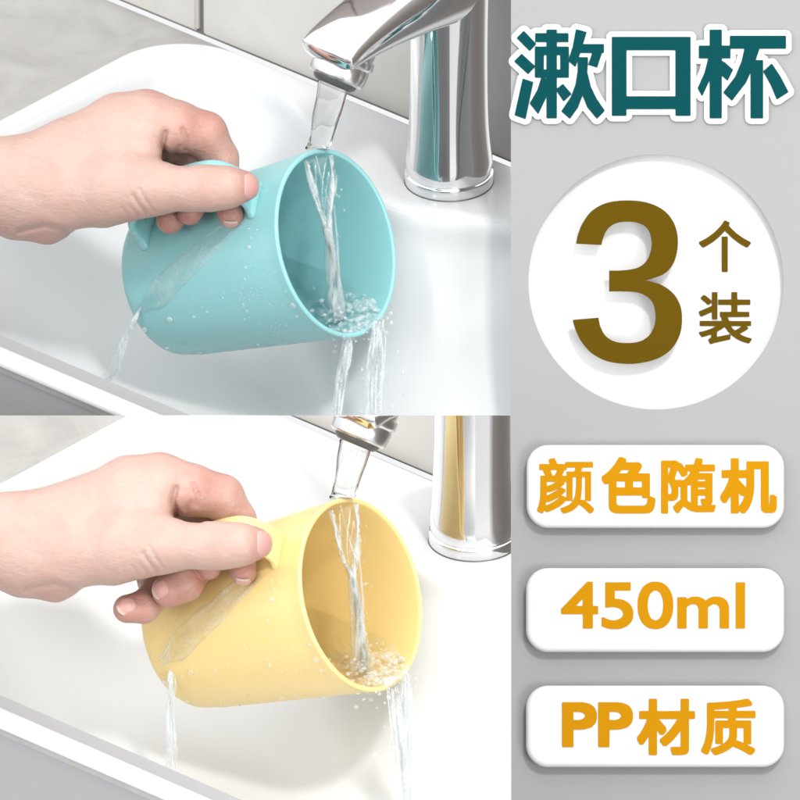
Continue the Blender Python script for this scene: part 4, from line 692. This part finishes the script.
def waters(which, T, outlet, C0, cdx, cdy, mugc):
    seam = which; rnd = random.Random(11 if which == "top" else 23)
    def cw(px, py, d): return W(px, py, d) + (C0 - C0B)   # spot relative to this display's mug
    d0 = 0.0
    def strand(pts, rad, seg=12, wob=0.25, flat=1.0, fd=None, n=10, freq=150, name=None, m="splash", lab=None):
        P = catmull([Vector(p) for p in pts], n); rr = catmull([Vector((r_, 0, 0)) for r_ in rad], n)
        return tube(P, [max(q.x, 0.00005) for q in rr], seg, True, wob, freq, flat, fd, rnd.random() * 50)
    # falling stream from the outlet to the mug's lip
    lip = cw(318, 150.5, 0) + (TOW * (d0 - 0.0034))
    a = outlet - TOW * 0.0; e_ = lip - a
    pts = [a + e_ * t + UP * 0.0 for t in (0.0, 0.25, 0.5, 0.75, 0.93, 1.0)]
    v, f = strand(pts, [0.0068, 0.0063, 0.0057, 0.0051, 0.0050, 0.0056], 28, 0.10, 0.55, UP * 0 + TOW, 10, 90)
    for i_, p in enumerate(v):                               # drape over the wall of the mug instead of passing through it
        q = p - C0; t_ = -q.dot(CUPX); rv = q + CUPX * t_
        if t_ > -0.0006 and rv.length < cup_r(max(t_, 0)) + 0.0003: v[i_] = C0 - CUPX * max(t_, 0) + rv.normalized() * (cup_r(max(t_, 0)) + 0.0003)
        elif t_ > -0.004 and rv.length < R0: v[i_] = C0 - CUPX * t_ + rv.normalized() * (R0 + 0.0003)
    o = obj("water_stream", mesh_of(v, f), M["water"]); clip(o, False, seam)
    tag(o, "clear water stream falling from the faucet onto the rim of the %s mug" % mugc, "water stream")
    # water entering the mug: two thin ropes meeting, then one falling to the pool
    inn = []
    rim_l = cw(304, 160, d0 + 0.000); rim_r = cw(333, 155, d0 - 0.002); meet = cw(327, 228, d0 - 0.006); foot = cw(337, 318, d0 - 0.024)
    for k_ in range(5):
        j_ = lambda s_: rnd.gauss(0, s_)
        inn.append(strand([rim_l + RIGHT * k_ * .0004, cw(312 + j_(1), 185, d0 - 0.001), cw(320 + j_(1.2), 210, d0 - 0.004), meet + RIGHT * j_(.0008), cw(331 + j_(2), 262, d0 - .013), cw(335 + j_(3), 300, d0 - .02), foot + RIGHT * j_(.0016)],
                          [.0004, .0007, .0007, .0010, .0009, .0010, .0012], 8, .2, 1, None, 8, 90))
        inn.append(strand([rim_r - RIGHT * k_ * .0004, cw(333 + j_(1), 180, d0 - 0.003), cw(331 + j_(1.2), 205, d0 - 0.005), meet + RIGHT * (.0006 + j_(.0008)), cw(334 + j_(2), 262, d0 - .013), cw(338 + j_(3), 300, d0 - .02), foot + RIGHT * (.001 + j_(.0016))],
                          [.0004, .0007, .0007, .0010, .0009, .0010, .0012], 8, .2, 1, None, 8, 90))
    inn.append(strand([cw(316, 156, d0 - 0.001), cw(322, 180, d0 - 0.003), cw(330, 208, d0 - 0.005)], [0.0004, 0.0004, 0.0005], 8, 0.2))
    inn.append(strand([meet, cw(330, 250, d0 - 0.010), cw(333, 285, d0 - 0.018), foot], [0.0018, 0.0024, 0.0030, 0.0040], 14, 0.2, 0.6, TOW, 10, 90))
    inn.append(strand([cw(334, 205, d0 - 0.006), cw(337, 240, d0 - 0.012), cw(339, 285, d0 - 0.02), cw(343, 320, d0 - 0.024)], [0.0004, 0.0006, 0.0008, 0.0010], 8, 0.3))
    for _ in range(26):
        yy = rnd.uniform(165, 290); inn.append(ico(cw(336 + rnd.gauss(0, 3) + (yy - 160) * 0.03, yy, d0 - 0.006 - (yy - 160) * 0.0001), rnd.uniform(0.0002, 0.00075), 1))
    # thin sheet between the ropes
    sh = []
    for i in range(12):
        t_ = i / 11; a0 = rim_l.lerp(meet, t_); b0 = rim_r.lerp(meet, t_)
        sh.append([a0.lerp(b0, k / 8) + TOW * (0.0008 * math.sin(k * 1.3 + i * .6)) for k in range(9)])
    sv, sf = rings(sh, False)
    v, f = join(inn)
    o = obj("pouring_water", mesh_of(v, f), M["splash"])
    tag(o, "thin ropes of water joining and falling inside the %s mug" % mugc, "water")
    so = mesh_of(sv, sf); so.materials.append(M["sheet"])
    so2 = bpy.data.objects.new("water_sheet", so); link(so2); so2.parent = o; sd = so2.modifiers.new("t", "SOLIDIFY"); sd.thickness = 0.0004
    for p in so.polygons: p.use_smooth = True
    # pool in the tilted mug, level with its lowest lip
    dn = (Vector((0, 0, -1)) + CUPX * CUPX.z).normalized()
    lowest = C0 + dn * (R0 - 0.0019); lev = lowest.z + 0.0012
    hor = Vector((CUPX.x, CUPX.y, 0)).normalized(); sid = Vector((-hor.y, hor.x, 0))
    vs, fs, idm = [], [], {}
    n1, n2, stp = 130, 140, 0.0006
    o0 = Vector((lowest.x, lowest.y, lev))
    for i in range(n1):
        for j in range(-n2 // 2, n2 // 2):
            p = o0 - hor * (i * stp - 0.003) + sid * (j * stp); q = p - C0; t_ = -q.dot(CUPX); r_ = (q + CUPX * t_).length
            if t_ < -0.0035 or t_ > CL - 0.002: continue
            if r_ < cup_r(max(t_, 0)) - 0.0014:
                amp = 0.0016 * math.exp(-(i * stp / 0.035) ** 2) + 0.0003
                hgt = amp * (noise.noise(p * 120) * 1.4 + 0.6 * noise.noise(p * 300)); dd = (p - foot); dd.z = 0
                hgt += 0.0016 * math.exp(-(dd.length / 0.009) ** 2) * math.cos(dd.length * 900)
                idm[(i, j)] = len(vs); vs.append(p + Vector((0, 0, hgt)))
    for (i, j) in list(idm):
        k = [(i, j), (i + 1, j), (i + 1, j + 1), (i, j + 1)]
        if all(x in idm for x in k): fs.append(tuple(idm[x] for x in k))
    pm = mesh_of(vs, fs); fa = pm.attributes.new("froth", "FLOAT", "POINT")
    fa.data.foreach_set("value", [min(1.0, math.exp(-(((o0 - p).dot(hor) - 0.0) / 0.013) ** 2) + 0.8 * math.exp(-((p - foot).length / 0.010) ** 2)) for p in vs])
    o = obj("pooled_water", pm, M["pool"])
    tag(o, "churning water pooled inside the lower lip of the %s mug" % mugc, "water")
    # froth: bubbles and drops where it lands and spills
    fr = []
    for _ in range(150):
        a_ = rnd.uniform(-1, 1); b_ = abs(rnd.gauss(0, 0.42)); p = o0 - hor * (0.001 + b_ * 0.030) + sid * (a_ * 0.026 * (1 - 0.3 * b_))
        q = p - C0; t_ = -q.dot(CUPX); r_ = (q + CUPX * t_).length
        if r_ > cup_r(max(t_, 0)) - 0.002: continue
        fr.append(ico(p + Vector((0, 0, rnd.uniform(-0.0004, 0.0010))), rnd.choice((0.0003, 0.0005, 0.0007, 0.0011)) * rnd.uniform(.7, 1.2), 2, Matrix.Diagonal((1, 1, 0.7))))
    v, f = join(fr); o = obj("bubbles", mesh_of(v, f), M["drop"]); tag(o, "small bubbles floating on the water in the %s mug" % mugc, None, None, "stuff")
    # spill over the lip and down
    sp = []; zdn = Vector((0, 0, -1))
    lp_ = lambda ang: C0 + (E1 * math.cos(ang) + E2 * math.sin(ang)) * (R0 - 0.001)
    def fall(x0, y0, x1, y1, w0, w1, cnt, rmax, spread=1.0):
        """a loose bundle of threads from the lip to the basin"""
        for _ in range(cnt):
            u0 = rnd.uniform(-1, 1); u1 = max(-1, min(1, u0 * .6 + rnd.gauss(0, .45))); k = 7
            ye = y1 if rnd.random() < .6 else y0 + (y1 - y0) * rnd.uniform(.35, .9)
            bow = rnd.gauss(0, 2.2); pts = []; r_ = rmax * rnd.uniform(.25, 1) ** 1.4
            for i in range(k):
                t_ = i / (k - 1); yy = y0 + (ye - y0) * t_; f_ = (yy - y0) / (y1 - y0)
                x = x0 + (x1 - x0) * f_ ** .8 + (w0 * u0 * (1 - f_) + w1 * u1 * f_) + bow * math.sin(math.pi * t_)
                yl = yy - (3.0 + abs(u0) * 3 if i == 0 else 0)
                pts.append(cw(x, yl, d0 - 0.001 + 0.003 * u1 * f_ - 0.00018 * (yy - y0) * .5))
            rr = [r_ * .3] + [r_ * rnd.uniform(.55, 1.1) for _ in range(k - 2)] + [r_ * (.7 if ye == y1 else .05)]
            sp.append(strand(pts, rr, 8, .22, .7, TOW, 7, 90))
        # clear sheet the threads run in
        L_, R__ = [], []
        n_ = 22; rows = []
        for i in range(n_ + 1):
            t_ = i / n_; yy = y0 - 3 + (y1 - y0 + 3) * t_; wd_ = (w0 * (1 - t_) + w1 * t_) * (1 + .25 * noise.noise(Vector((t_ * 5, x0, 0)))) * min(1, .12 + i / 7); xc = x0 + (x1 - x0) * t_ ** .8
            rows.append([cw(xc + wd_ * q, yy, d0 - 0.002 - 0.00018 * (yy - y0) * .5 + 0.0016 * noise.noise(Vector((q * 2 + x0, t_ * 3, 0)))) for q in np.linspace(-1, 1, 13)])
        back = [[p - TOW * (0.0010 * (1 - abs(q_ - 6) / 6)) for q_, p in enumerate(r_)] for r_ in rows]
        sp.append(rings(rows, False)); v_, f_2 = rings(back, False); sp.append((v_, [q[::-1] for q in f_2]))
    if which == "top":
        fall(348, 336, 334, 430, 4, 6, 9, .0011); fall(378, 325, 373, 430, 6, 9, 16, .0012)
    else:
        fall(366, 338, 378, 462, 5, 7, 9, .0011); fall(379, 325, 384, 462, 6, 10, 15, .0012)
    # froth roll along the lip
    q_ = []; rr = []
    for ang in np.linspace(R(150), R(228), 12):
        best = lp_(ang)
        q_.append(best); rr.append(0.0014 + 0.0016 * rnd.random())
    for _ in range(44):
        x = rnd.uniform(330, 392); y = 338 - (x - 340) * 0.45 * (x > 340) + rnd.gauss(6, 7); sp.append(ico(cw(x, y, d0 + rnd.gauss(0, .004)), rnd.choice((.0004, .0006, .0010)), 1))
    for _ in range(26):
        x = 378 + rnd.gauss(0, 14); y = rnd.uniform(340, 440); sp.append(ico(cw(x, y, d0 - 0.006), rnd.choice((.0003, .0006, .0009)), 1, Matrix.Diagonal((.8, .8, 1.5))))
    v, f = join(sp); o = obj("spilling_water", mesh_of(v, f), M["splash"]); clip(o, True, seam)
    tag(o, "water spilling over the lower lip of the %s mug into the basin" % mugc, "water")
    # water running over the outside of the mug and off its foot
    band = [((228, 217), (243, 224)), ((214, 228), (230, 238)), ((197, 243), (213, 257)), ((180, 256), (196, 275)), ((166, 268), (180, 291)), ((155, 278), (166, 304)), ((146, 294), (152, 311)), ((139, 305), (142, 314))]
    a_ = catmull([Vector((*p[0], 0)) for p in band], 5); b_ = catmull([Vector((*p[1], 0)) for p in band], 5); RRb = []; Rlow = []
    for i in range(len(a_)):
        ring = []
        for k in range(15):
            s_ = k / 14; q = a_[i].lerp(b_[i], s_); x, y = q.x + 2.6 * noise.noise(Vector((i * .16, s_ * 1.5, 0))), q.y + 2.4 * noise.noise(Vector((i * .21, s_ * 1.5, 7)))
            c_ = Vector((x, y)); P_, n_ = on_cup(C0B, x, y)
            if P_ is None: P_, n_ = on_cup(C0B, x + 4, y - 2)
            if P_ is None: P_ = W(x, y, 0); n_ = TOW
            ht = -0.0002 + 0.0010 * (math.exp(-((s_ - .12) / .09) ** 2) + math.exp(-((s_ - .86) / .10) ** 2)) + 0.0008 * math.sin(math.pi * s_) ** 0.5 * (0.75 + 0.5 * noise.noise(Vector((i * .25, s_ * 5, 3)))) + 0.0005 * noise.noise(Vector((i * .12, s_ * 9, 8)))
            ring.append(P_ + n_ * ht + (C0 - C0B))
        RRb.append(ring)
    v, f = rings(RRb, False)
    dr = []
    zs_ = cw(137, 312, 0) ; 
    edge, _n = on_cup(C0B, 140, 309); 
    if edge is None: edge = W(140, 309, -0.03)
    de = (edge - ORG).dot(TOW)
    sp = dr; tz = d0; d0 = de + 0.001
    if which == "top":
        for k_ in range(7):
            o_ = rnd.uniform(-1, 1); r_ = .0011 * rnd.uniform(.35, 1); e2 = rnd.uniform(370, 412)
            sp.append(strand([cw(142 + o_, 306, de), cw(134 + o_ * 2, 322, de), cw(124 + o_ * 4 + rnd.gauss(0, 1), 346, de - .004), cw(114 + o_ * 5, 375, de - .01), cw(104 + o_ * 5, e2, de - .016)], [r_ * .5, r_, r_ * .9, r_, r_ * .2], 8, .2, .7, TOW, 8, 90))
    else:
        for k_ in range(7):
            o_ = rnd.uniform(-1, 1); r_ = .0011 * rnd.uniform(.35, 1); e2 = rnd.uniform(400, 446)
            sp.append(strand([cw(152 + o_ * 2, 316, de), cw(152 + o_ * 3, 332, de), cw(151 + o_ * 3 + rnd.gauss(0, 1), 360, de - .006), cw(152 + o_ * 4, 395, de - .012), cw(151 + o_ * 5, e2, de - .02)], [r_ * .5, r_, r_ * .9, r_, r_ * .2], 8, .2, .7, TOW, 8, 90))
    d0 = tz
    v2, f2 = join(dr)
    o = obj("running_water", mesh_of(v, f), M["film"]); tag(o, "band of water running down the outside of the %s mug under the fingers" % mugc, "water")
    o2 = obj("dripping_water", mesh_of(v2, f2), M["splash"], None); clip(o2, True, seam)
    tag(o2, "thin trickle dripping off the foot of the %s mug" % mugc, "water")
    # droplets on the wall of the mug
    dl = []
    def drop(x, y, r_):
        P_, n_ = on_cup(C0B, x, y)
        if P_ is None: return
        q = n_.to_track_quat("Z", "Y").to_matrix()
        dl.append(ico(P_ + n_ * r_ * S * 0.15 + (C0 - C0B), r_ * S, 2, q @ Matrix.Diagonal((1, 1, 0.55))))
    for x, y, r_ in ((249, 229, 1.6), (257, 230, 1.5), (251, 238, 1.3), (249, 247, 2.2), (246, 268, 1.7), (245, 279, 1.5), (252, 288, 1.0), (244, 305, 2.0), (247, 311, 1.6), (245, 319, 1.4), (250, 300, 1.0), (170, 319, 3.0), (194, 317, 1.8),
                     (207, 312, 1.2), (293, 305, 3.2), (286, 291, 1.6), (297, 316, 1.6), (258, 344, 1.6), (281, 345, 1.5), (257, 350, 3.4), (272, 348, 2.2), (300, 343, 1.8), (316, 342, 2.4), (333, 339, 2), (200, 352, 1.6), (145, 329, 2.6), (167, 347, 2), (236, 351, 1.6), (218, 352, 1.1)):
        drop(x, y, r_ * 1.15)
    for _ in range(70):
        t_ = rnd.random(); x = 160 + 130 * t_; y = 325 - 30 * math.sin(t_ * 2.6) + rnd.gauss(0, 4); drop(x, y, rnd.uniform(.35, .95))
    for _ in range(70): drop(rnd.gauss(262, 22), rnd.gauss(295, 38), rnd.uniform(.3, .8))
    for _ in range(26): drop(rnd.gauss(278, 10), rnd.gauss(330, 8), rnd.uniform(.3, .9))
    if dl:
        v, f = join(dl); o = obj("droplets", mesh_of(v, f), M["drop"]); tag(o, "fine water droplets clinging to the wall of the %s mug" % mugc, None, None, "stuff")

C0B = W(336, 243, 0)

T, out_, mugc, near = display("top", 0, 0)
make_mug(M["teal"], C0B, "turquoise plastic mug tilted under the running faucet, held by its strap handle")
waters("top", T, out_, C0B, 0, 0, mugc)
NAIL_TH = ((250, 187, 86), (0.80, -0.05, 0.55), (0.62, 0.05, -0.9), 12.5, 9.5)
make_hand(POSE_T, "hand holding the handle of the turquoise mug between thumb and fingertips", None, (0, 0, 0),
          [((248.5, 187.5, 90), (0.70, -0.12, 0.75), (0.85, 0.1, -0.75), 13.5, 12), ((231, 224, 42), (0.15, 0.95, 0.35), (0.1, 0.0, 1.0), 8, 5)])

T, out_, mugc, near = display("bottom", 25, 359)
C1 = W(361, 594.5, ZB)
make_mug(M["yellow"], C1, "pale yellow plastic mug tilted under the running faucet, held by its strap handle", 11)
waters("bottom", T, out_, C1, 25, 351.5, mugc)
make_hand(POSE_B, "hand holding the yellow mug with ring and little fingers curled below", None, tuple(Tat(215, 185, 0.03, 12, 357, ZB)),
          [((248.5, 187.5, 90), (0.70, -0.12, 0.75), (0.85, 0.1, -0.75), 13.5, 12), ((231, 224, 42), (0.15, 0.95, 0.35), (0.1, 0.0, 1.0), 8, 5),
           ((152, 232, 34), (-0.55, -0.1, 0.85), (-0.8, 0.5, -0.3), 9, 9), ((118, 248, 24), (-0.3, -0.2, 0.9), (-0.8, 0.6, 0), 8, 9)])

# ------------------------------------------------------------------ display board with its signs
def flat_mesh(loops, front, depth, bev=0.0, res=1):
    """outlines in tenths of a photo pixel -> a slab whose front face lies `front` metres towards the viewer"""
    cu = bpy.data.curves.new("c", "CURVE"); cu.dimensions = "2D"; cu.fill_mode = "BOTH"; cu.extrude = depth / 2 - bev; cu.bevel_depth = bev; cu.bevel_resolution = res
    if bev: cu.offset = -bev
    for l in loops:
        n = len(l) // 2; s = cu.splines.new("POLY"); s.points.add(n - 1); s.use_cyclic_u = True
        for i in range(n): s.points[i].co = ((l[2 * i] / 10 - CX) * S, (CY - l[2 * i + 1] / 10) * S, 0, 1)
    co = bpy.data.objects.new("c", cu); COL.objects.link(co)
    me = bpy.data.meshes.new_from_object(co.evaluated_get(bpy.context.evaluated_depsgraph_get())) if False else None
    dg = bpy.context.evaluated_depsgraph_get(); me = bpy.data.meshes.new_from_object(co.evaluated_get(dg))
    bpy.data.objects.remove(co); bpy.data.curves.remove(cu)
    for v in me.vertices:
        x, y, z_ = v.co; v.co = ORG + RIGHT * x + UP * y + TOW * (z_ + front - depth / 2)
    me.materials.clear(); return me
def rr_loop(x0, x1, y0, y1, r, n=12):
    out = []
    for cx_, cy_, a0 in ((x1 - r, y1 - r, 0), (x0 + r, y1 - r, 90), (x0 + r, y0 + r, 180), (x1 - r, y0 + r, 270)):
        for k in range(n + 1):
            a = R(a0 + 90 * k / n); out += [10 * (cx_ + r * math.cos(a)), 10 * (cy_ + r * math.sin(a))]
    return out
def circ(cx_, cy_, r, n=160): return [q for k in range(n) for q in (10 * (cx_ + r * math.cos(2 * math.pi * k / n)), 10 * (cy_ + r * math.sin(2 * math.pi * k / n)))]
GL = json.loads(GLYPHS)
bd = obj("display_board", flat_mesh([rr_loop(511, 1000, -200, 1000, 1, 2), circ(656, 282, 127.5)], 0.0, 0.010, 0.0), M["board"], None, False)
tag(bd, "tall plain grey board carrying the title and all the white signs", "board")
rd = thing("round_sign", W(656, 282, -0.003), "round white disc sunk into the board with a big brown 3", "sign")
obj("disc", flat_mesh([circ(656, 282, 131)], -0.0060, 0.002, 0), M["white"], rd, False)
bk = obj("disc_backing", flat_mesh([circ(656, 282, 137)], -0.0105, 0.002, 0), M["board"], rd, False)
o = obj("numeral", flat_mesh(GL["3"][0][1], 0.0036, 0.0016, 0), M["brown"], rd, False)
for c_, l in GL["c"]: obj("character", flat_mesh(l, -0.0054, 0.0006, 0), M["brown"], rd, False)

tr = thing("title_sign", W(650, 74, 0), "dark teal three-character title with a thick white outline at the top of the board", "sign")
obj("backing", flat_mesh(GL["outline"][0][1], 0.0016, 0.0015, 0), M["white"], tr, False)
for c_, l in GL["t"]: obj("character", flat_mesh(l, 0.0021, 0.0005, 0), M["title"], tr, False)
for (x0, x1, y0, y1, g, lb) in ((526.5, 784, 445, 528, "p1", "white rounded sign with four amber characters, uppermost of the three oblong signs"),
                                (526, 784, 568, 652, "p2", "white rounded sign reading 450ml in amber"), (526, 784, 685.5, 767, "p3", "white rounded sign reading PP and two amber characters")):
    pr_ = thing("oblong_sign", W((x0 + x1) / 2, (y0 + y1) / 2, 0), lb, "sign", "white oblong signs on the board")
    obj("plate", flat_mesh([rr_loop(x0, x1, y0, y1, 22)], 0.0072, 0.0070, 0.0022, 5), M["white"], pr_, False)
    for c_, l in GL[g]: obj("lettering" if len(c_) > 1 else "character", flat_mesh(l, 0.0075, 0.0005, 0), M["amber"], pr_, False)
